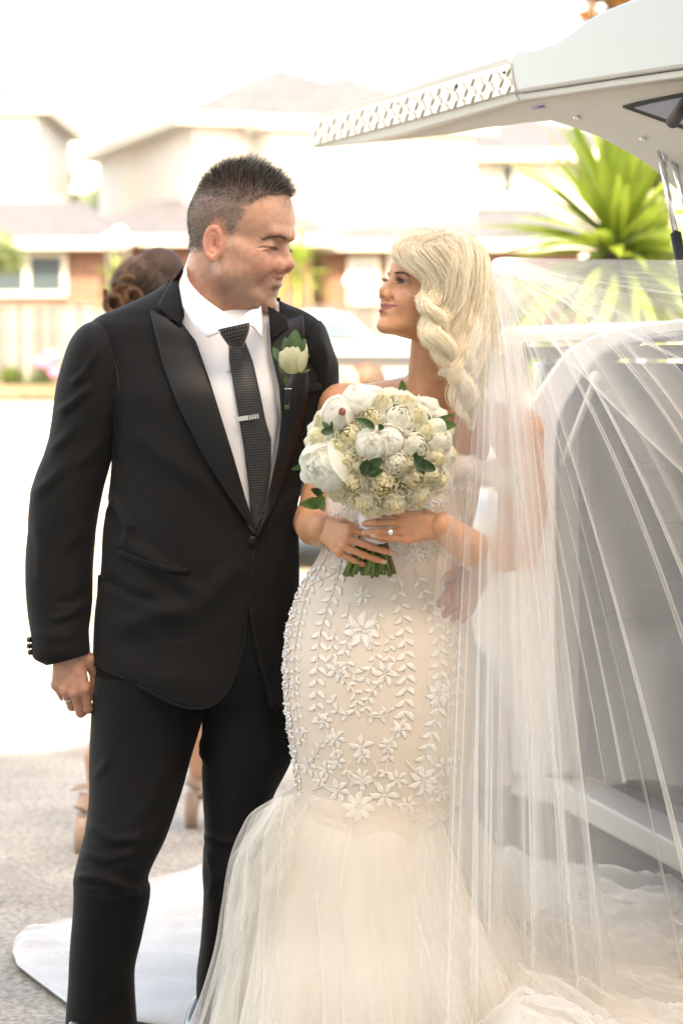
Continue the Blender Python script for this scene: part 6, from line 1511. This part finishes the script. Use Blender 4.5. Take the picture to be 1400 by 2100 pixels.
# loose front edge that crosses her forearm
veil_layer('veil_layer', [(1000, 556, y0 - .12), (1004, 550, y0 - .12), (1008, 544, y0 - .11)], [(830, 2160, 4.33), (880, 2160, 4.33), (940, 2150, 4.35)], M_veil2, 1.2, .3, .012, .7, mid=[(905, 1080, 4.47), (935, 1090, 4.46), (965, 1090, 4.46)], ns=120)
# ============================================================ the white limousine with its side door raised
car = empty('limousine', (1.25, 5.1, 0), 'white limousine with open doorway and grey interior, seen through the veil', 'car')
U_ = Vector((.27, -.963, 0)).normalized(); Nn = Vector((-.963, -.27, 0)).normalized(); O_ = Vector((.47, 5.8, 0))
def side(px, py, off=0.0):
    d = ray(px, py); o = O_ + Nn * off; t = (o - CAMP).dot(Nn) / d.dot(Nn); return CAMP + d * t
def slab(name, top, bot, m, n=60, th=.05, par=None, inward=True, smooth=True):
    A = lin([tuple(p) for p in top], n); B = lin([tuple(p) for p in bot], n); V = []
    for i in range(n):
        for j in range(6): s = j / 5; V.append(Vector(A[i] * (1 - s) + B[i] * s))
    V2 = [v - Nn * th for v in V]; k = len(V); F = grid_faces(n, 6); F2 = [tuple(k + i for i in reversed(f)) for f in F]
    rim = [(i * 6) for i in range(n)] + [(n - 1) * 6 + j for j in range(1, 6)] + [i * 6 + 5 for i in range(n - 2, -1, -1)] + [j for j in range(4, 0, -1)]
    F3 = [(rim[i], rim[(i + 1) % len(rim)], k + rim[(i + 1) % len(rim)], k + rim[i]) for i in range(len(rim))]
    o = mesh(name, V + V2, F + F2 + F3, m, par or car, smooth); 
    if smooth: bevel(o, .006, 2)
    return o
inner_ = [(1140, 1580), (1140, 1400), (1140, 1100), (1139, 940), (1142, 870), (1158, 826), (1180, 790), (1204, 752), (1236, 722), (1280, 699), (1350, 688), (1460, 676)]
outer_ = [(1045, 1620), (1045, 1400), (1045, 1100), (1046, 930), (1052, 866), (1100, 800), (1135, 748), (1160, 716), (1205, 692), (1262, 672), (1345, 660), (1460, 646)]
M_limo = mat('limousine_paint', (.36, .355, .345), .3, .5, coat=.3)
slab('side_panel', [side(*p) for p in outer_], [side(*p) for p in inner_], M_limo, 90, .06)
slab('door_sill', [side(1045, 1576), side(1140, 1600), side(1400, 1738), side(1500, 1800)], [side(1045, 1630), side(1140, 1655), side(1400, 1795), side(1500, 1850)], mat('sill_paint', (.33, .315, .285), .4, .4), 30, .10)
M_dark = mat('dark_trim', (.018, .017, .017), .6, .3)
slab('underbody_shade', [side(1045, 1628, -.06), side(1140, 1650, -.06), side(1500, 1850, -.06)], [p for p in (Vector((side(1045, 1628, -.06).x, side(1045, 1628, -.06).y, .02)), Vector((side(1140, 1650, -.06).x, side(1140, 1650, -.06).y, .02)), Vector((side(1500, 1850, -.06).x, side(1500, 1850, -.06).y, .02)))], M_dark, 30, .8, smooth=False)  # dark slab put in for the black underbody and the shade under the car
M_int = mat('grey_upholstery', (.045, .040, .034), .6, .3, var=.08, vscale=4, bump=.002, bscale=40)
M_int2 = mat('dark_carpet', (.05, .047, .045), .9, .2)
sA = side(1045, 1600); sB = side(1500, 1800); a0 = sA - U_ * .2
def ibox(name, s0, s1, d0, d1, z0, z1, m, bev=.03, par=None):
    """box in the car's frame: s along the side from the rear corner, d inwards"""
    b = MB(); c = [O_ + U_ * s - Nn * d + Vector((0, 0, z)) for z in (z0, z1) for (s, d) in ((s0, d0), (s1, d0), (s1, d1), (s0, d1))]
    b.hexa(c[:4], c[4:]); o = b.build(name, m, par or car, True); 
    if bev: bevel(o, bev, 3)
    return o
ibox('floor', -.3, 1.9, .05, 1.6, .30, .40, M_int2, 0)
ibox('rear_bulkhead', -.12, -.02, .07, 1.55, .40, 1.40, M_int, .02)
ibox('seat', -.02, .50, .12, 1.5, .40, .78, M_int, .06); ibox('backrest', -.03, .20, .12, 1.5, .79, 1.34, M_int, .07)
for k in range(3): 
    t = MB(); z = .88 + .14 * k; p = [O_ + U_ * (.205) - Nn * d + Vector((0, 0, z)) for d in (.15, 1.45)]; t.tube(p, .006, 6); t.build('seam', M_int2, car, True)
ibox('far_panel', -.3, 1.9, 1.56, 1.62, .40, 1.36, M_int, .01)
ibox('roof', -.35, 1.9, .02, 1.75, 1.45, 1.49, M_limo, .015)
ibox('headliner', -.3, 1.9, .08, 1.6, 1.41, 1.44, M_int, 0)
ibox('front_panel', 1.15, 1.25, .10, 1.55, .40, 1.38, M_int, .03)
ibox('boot', -1.05, -.14, .02, 1.6, .35, 1.05, M_limo, .09)
ibox('rear_window', -.45, -.36, .15, 1.5, 1.06, 1.40, mat('tinted_glass', (.03, .035, .04), .08, .6), .01)
for s in (-.55,):
    c = O_ + U_ * s - Nn * .0 + Vector((0, 0, .33)); w = MB(); w.tube([c + Nn * .02, c - Nn * .22], .33, 28, up=(0, 0, 1)); wo = w.build('wheel', M_black, car, False); bevel(wo, .02, 2); r_ = MB(); r_.tube([c + Nn * .035, c - Nn * .0], .22, 24, up=(0, 0, 1)); r_.build('rim', M_chrome, wo)
t = MB(); t.tube([side(1222, 773, .0), side(1150, 960, -.02)], .008, 8); t.sphere(side(1222, 773, .0), .014, 10, 6); t.build('door_strut', mat('pale_strut', (.7, .68, .64), .3, .5), car, True)
t = MB(); t.tube([side(*p, .004) for p in [(1141, 1570), (1141, 1100), (1141, 940), (1144, 872), (1160, 828), (1206, 754), (1238, 724), (1282, 701), (1352, 690), (1460, 678)]], .006, 8); t.build('door_seal', mat('seal_grey', (.25, .24, .23), .6), car, True)
# ---- raised door
A_ = W(632, 300, 6.6); B_ = W(1055, 190, 5.5); C_ = W(1345, 350, 5.28)
pn = (B_ - A_).cross(C_ - A_).normalized(); pn = -pn if pn.z > 0 else pn       # faces down and to the camera
vn = (B_ - A_).cross(Vector((0, 0, 1))).normalized(); vn = -vn if vn.y > 0 else vn
def onp(px, py, n, o=A_, off=0.0):
    d = ray(px, py); oo = o + n * off; t = (oo - CAMP).dot(n) / d.dot(n); return CAMP + d * t
def plate(name, poly, n, m, par=car, th=.04, off=0.0, bev=.004, o=A_):
    P_ = [onp(x, y, n, o, off) for x, y in poly]; k = len(P_); P2 = [p - n * th for p in P_]
    ob = mesh(name, P_ + P2, [tuple(range(k)), tuple(reversed(range(k, 2 * k)))] + [(i, k + i, k + (i + 1) % k, (i + 1) % k) for i in range(k)], m, par, False)
    bm = bmesh.new(); bm.from_mesh(ob.data); bmesh.ops.recalc_face_normals(bm, faces=bm.faces); bm.to_mesh(ob.data); bm.free()
    if bev: bevel(ob, bev, 2)
    return ob
M_trimw = mat('door_trim', (.50, .475, .42), .45, .4)
door = empty('raised_car_door', B_, 'white car door raised overhead with diamond plate edge and small window', 'car door')
plate('door_liner', [(636, 302), (1056, 193), (1250, 165), (1480, 128), (1480, 470), (1420, 420), (1345, 352), (1320, 332), (1280, 309), (1230, 282), (1180, 263), (1130, 248), (1080, 252), (1000, 263), (900, 279), (800, 290), (700, 299)], pn, M_trimw, door, .035)
plate('outer_skin', [(1045, 112), (1060, 104), (1092, 100), (1130, 88), (1165, 66), (1200, 40), (1235, 20), (1270, 6), (1330, -12), (1480, -40), (1480, 126), (1250, 160), (1058, 190), (1052, 160)], vn, M_limo, door, .05, .012, .008)
plate('lower_lip', [(1058, 192), (1250, 163), (1480, 130), (1480, 146), (1250, 178), (1062, 206)], vn, M_trimw, door, .05, .0, .003)
plate('edge_rail', [(630, 243), (640, 238), (800, 190), (920, 150), (1040, 116), (1046, 130), (925, 162), (800, 204), (640, 252)], vn, M_trimw, door, .04, .008, .003)
M_alu = mat('bright_aluminium', (.86, .82, .74), .35, .6, metal=.25)
plate('diamond_plate', [(632, 252), (800, 204), (925, 163), (1044, 130), (1054, 186), (940, 218), (800, 256), (640, 298)], vn, M_alu, door, .01, .012, 0)
plate('under_rail', [(640, 299), (800, 257), (940, 219), (1055, 189), (1062, 206), (940, 240), (830, 272), (740, 292), (640, 303)], vn, M_trimw, door, .03, .004, .003)
# raised treads of the plate, alternating; their darker colour holds painted shading
tm = None; ax_u = (B_ - A_).normalized(); L_ab = (onp(1048, 158, vn) - onp(636, 276, vn)).length; p_start = onp(636, 276, vn, A_, .0145); up_ = vn.cross(ax_u); up_ = -up_ if up_.z < 0 else up_
Rm = Matrix((ax_u, up_, vn)).transposed()
nx = 26
for i in range(nx):
    for j in range(3):
        s = (i + .5) / nx; h = (-.020, 0, .020)[j]; k = (i + j) % 2
        if tm is None:
            b = MB(); b.sphere((0, 0, 0), (.016, .0028, .0026), 8, 4); tm = b.build('tread', mat('tread_shade', (.50, .44, .35), .35, .6, metal=.3), None, True); o = tm
        else: o = tm.copy(); COL.objects.link(o)
        o.parent = door; o.matrix_parent_inverse = Matrix.Translation(-Vector(door.location)); o.location = p_start + ax_u * (L_ab * s + (.0 if j != 1 else .01)) + up_ * h
        o.rotation_euler = (Rm @ Matrix.Rotation(R(48 if k else -48), 3, 'Z')).to_euler()
for (x, y) in ((935, 176), (1033, 148), (815, 212)): b = MB(); b.sphere(onp(x, y, vn, A_, .014), .004, 8, 5); b.build('rivet', M_dark, door, True)
plate('window_frame', [(1272, 220), (1300, 212), (1480, 176), (1480, 300), (1400, 266)], pn, M_dark, door, .012, .006, .003)
plate('window_glass', [(1300, 221), (1330, 213), (1480, 184), (1480, 285), (1402, 256)], pn, mat('tinted_car_glass', (.22, .25, .29), .08, .7), door, .006, .010, 0)
t = MB(); t.tube([onp(1378, 250, pn, A_, .03), onp(1420, 190, pn, A_, .03)], .014, 10); t.build('window_winder', M_dark, door, True)
t = MB(); t.tube([onp(1090, 222, pn, A_, .004), onp(1114, 217, pn, A_, .004)], .0022, 8); t.build('blue_lamp', mat('blue_lens', (.16, .12, .45), .3), door, True)
for (x, y) in ((1182, 240), (1318, 284)): b = MB(); b.sphere(onp(x, y, pn, A_, .004), (.008, .008, .004), 10, 5); b.build('screw', M_chrome, door, True)
# gas struts
for (a, b_, c_) in (((1350, 296, 5.22), (1385, 478, 5.12), (1418, 660, 5.06)), ((1374, 304, 5.22), (1412, 450, 5.12), (1462, 660, 5.06))):
    t = MB(); t.tube([W(*a), W(*b_)], .0065, 10); t.sphere(W(*a), .013, 10, 6); go_ = t.build('gas_strut', M_chrome, door, True)
    t = MB(); t.tube([W(*b_), W(*c_)], .012, 12); t.build('strut_cylinder', M_dark, go_, True)
t = MB(); t.tube([W(1356, 300, 5.21), W(1362, 330, 5.2), W(1366, 380, 5.19)], .005, 8); t.build('cable', M_chrome, door, True)
# ============================================================ the bridesmaid behind the man
YD = 7.0
bm_ = empty('person', W(300, 1740, YD), 'dark haired bridesmaid with curled updo and nude heels, standing behind the man', 'person')
def HD(x, y, d=0): return T(W(x, y, YD + d))
HDm = head_frame(W(325, 590, YD), 100, 0, 0, .95)
def maid(P):
    Pf = P.astype(np.float32); L = to_local(P.astype(float), HDm).astype(np.float32)
    d = head_sdf(L, dict(fem=1, jaw=.9, eye=3, smile=1, ear=.9)) * .00095
    d = U(d, sCap(Pf, HD(325, 640), HD(325, 720), .048, .055), .02)
    d = U(d, sCap(Pf, HD(265, 745), HD(385, 745), .045), .05); d = U(d, sCap(Pf, HD(325, 780), HD(325, 1080), .11, .13, (1, 1.2, 1)), .05)
    d = U(d, sPath(Pf, [HD(250, 750), HD(262, 900, .02), HD(300, 1010, -.1)], [.042, .036, .028]), .02); d = U(d, sPath(Pf, [HD(400, 750), HD(392, 900, .02), HD(350, 1010, -.1)], [.042, .036, .028]), .02)
    for (x, y, k) in ((200, 1620, 0), (410, 1580, 1)): d = U(d, sPath(Pf, [HD(285 + 70 * k, 1150), HD(275 + 90 * k, 1400), HD(x + 4, y - 70, -.0), HD(x, y, .0)], [.085, .056, .045, .03]), .03)
    return d
v_, f_ = nets(maid, (-.80, 6.7, .05), (-.25, 7.35, 1.8), .009)
mc_ = np.tile(np.array((.46, .25, .16)), (len(v_), 1)); mesh('body', v_, f_, M_skin, bm_, cols=mc_)
Vd, Fd = loft([(700, 275, 375, YD, .09), (760, 255, 395, YD, .11), (900, 270, 380, YD, .11), (1000, 278, 372, YD, .10), (1150, 250, 400, YD, .14), (1300, 248, 404, YD, .15), (1400, 250, 404, YD, .15)], 60, 2.1, 50); Vd = folds(Vd, Fd, [], .012, 3.5); mesh('dress', Vd, Fd, mat('blush_crepe', (.50, .38, .32), .7, sheen=.3), bm_)
rgx = np.random.default_rng(21); Pst = []; Cst = []
for k in range(16):   # rolled locks over the crown into a low curled knot
    a = -1.2 + 2.4 * k / 15; gd = [g(330 + 10 * a, 530 + 4 * a * a, YD - .02 + .03 * a), g(300 + 34 * a, 545 + 12 * abs(a), YD - .09 + .02 * abs(a)), g(275 + 26 * a, 590, YD - .10), g(252 + 10 * a, 612, YD - .08)]
    q = lock_strands(gd, [.020, .030, .030, .018], 130, rgx, .1, .5, 16); Pst.append(q); Cst.append(np.array((.045, .024, .016)) * rgx.uniform(.6, 1.7, (130, 1)))
for k in range(18):   # pinned curls
    c = g(rgx.uniform(232, 275), rgx.uniform(582, 632), YD - rgx.uniform(.08, .14)); th = rgx.uniform(0, 6.28); r_ = rgx.uniform(.018, .030)
    gd = [c + np.array((math.cos(th + q) * r_, .2 * r_ * math.sin(q), math.sin(th + q) * r_)) for q in np.linspace(0, 5.2, 9)]
    q = lock_strands(gd, [.006, .010, .009, .005], 90, rgx, .5, .6, 16); Pst.append(q); Cst.append(np.where(rgx.random((90, 1)) < .45, np.array((.20, .09, .035)), np.array((.07, .035, .02))) * rgx.uniform(.7, 1.4, (90, 1)))
q = np.vstack(Pst); cC = np.vstack(Cst); strands('hair', q, (np.ones(16) * .0005)[None].repeat(len(q), 0), cC[:, None].repeat(16, 1), M_hair, bm_)
def umass(P):
    L = to_local(P.astype(float), HDm).astype(np.float32); return U(sEll(L, (-14, 0, 44), (92, 80, 81)) * .00095, sEll(P.astype(np.float32), T(W(262, 605, YD - .05)), (.05, .06, .045)), .02)
v_, f_ = nets(umass, (-.80, 6.75, 1.45), (-.35, 7.25, 1.78), .008); k_ = to_local(v_, HDm); mesh('hair_volume', v_, f_, mat('dark_hair_mass', (.022, .013, .010), .6, .15, bump=.003, bscale=150), bm_)
M_nude = mat('nude_leather', (.40, .28, .21), .4, .5)
def heel(hx, hy, Y, dirx):
    gy = G(hx, hy); e = MB(); b0 = Vector((gy.x, gy.y, 0)); top = b0 + Vector((.005, 0, .105))
    e.tube([b0 + Vector((0, 0, .002)), b0 + Vector((0, 0, .05)), top], [.019, .021, .027], 14); ho = e.build('block_heel', M_nude, bm_, True)
    s_ = MB(); d_ = Vector((dirx, .55, 0)).normalized(); s_.tube([top + Vector((-.0, 0, 0)), top + d_ * .06 + Vector((0, 0, -.015)), top + d_ * .15 + Vector((0, 0, -.075)), top + d_ * .22 + Vector((0, 0, -.088))], [.033, .032, .04, .025], 14, flat=.5); s_.build('sole', M_nude, bm_, True)
    f_ = MB(); f_.tube([top + Vector((0, 0, .02)), top + Vector((0, 0, .06)) + d_ * .02], [.029, .028], 14, False); f_.build('heel_cup', M_nude, bm_, True)
    for zz, rr in ((.105, .031),): 
        t = MB(); c = top + Vector((.0, .01, zz - .02)); t.tube([c + Vector((math.cos(q) * rr, math.sin(q) * rr, .006 * math.cos(q))) for q in np.linspace(0, 6.283, 20)], .004, 6, False); t.build('ankle_strap', M_nude, bm_, True)
heel(166, 1750, 6.9, .5); heel(392, 1698, 7.2, .6)
# ============================================================ small girl beyond the bride's shoulder
YG = 10.0
gl = empty('person', (W(745, 800, YG).x, YG, .02), 'brown haired child whose forehead just shows above the bride\'s shoulder', 'person')
HG = head_frame(W(740, 800, YG), 200, 0, 0, .92)
def GP(x, y, d=0): return T(W(x, y, YG + d))
def girl(P):
    Pf = P.astype(np.float32); L = to_local(P.astype(float), HG).astype(np.float32)
    d = head_sdf(L, dict(fem=1, jaw=.9, eye=4, smile=1, ear=.9)) * .00092
    d = U(d, sCap(Pf, GP(742, 850), GP(742, 880), .04, .045), .02); d = U(d, sCap(Pf, GP(742, 930), GP(742, 1080), .09, .10), .05); d = U(d, sCap(Pf, GP(705, 900), GP(780, 900), .035), .04)
    for sx in (-1, 1): d = U(d, sPath(Pf, [GP(742 + sx * 22, 1130), GP(742 + sx * 24, 1290), GP(742 + sx * 24, 1420)], [.06, .04, .03]), .02); d = U(d, sPath(Pf, [GP(742 + sx * 40, 905), GP(742 + sx * 55, 1000), GP(742 + sx * 50, 1090)], [.032, .026, .02]), .02)
    return d
v_, f_ = nets(girl, (-.25, 9.7, -.02), (.42, 10.3, 1.48), .012); mesh('body', v_, f_, M_skin, gl, cols=np.tile(np.array((.50, .29, .2)), (len(v_), 1)))
Vd, Fd = loft([(890, 705, 780, YG, .09), (980, 708, 778, YG, .10), (1100, 690, 795, YG, .15), (1220, 672, 812, YG, .19)], 40, 2.1, 30); mesh('dress', Vd, Fd, mat('white_frock', (.75, .74, .72), .8), gl)
def gh(P):
    L = to_local(P.astype(float), HG).astype(np.float32); return np.maximum(sEll(L, (-18, 0, 46), (98, 84, 86)) * .00092, -(sEll(L, (104, 0, -22), (62, 90, 62)) * .00092))
v_, f_ = nets(gh, (-.1, 9.8, 1.2), (.25, 10.2, 1.5), .006); mesh('hair', v_, f_, mat('brown_hair', (.10, .06, .04), .5, .4, var=.3, vscale=50, bump=.004, bscale=120), gl)
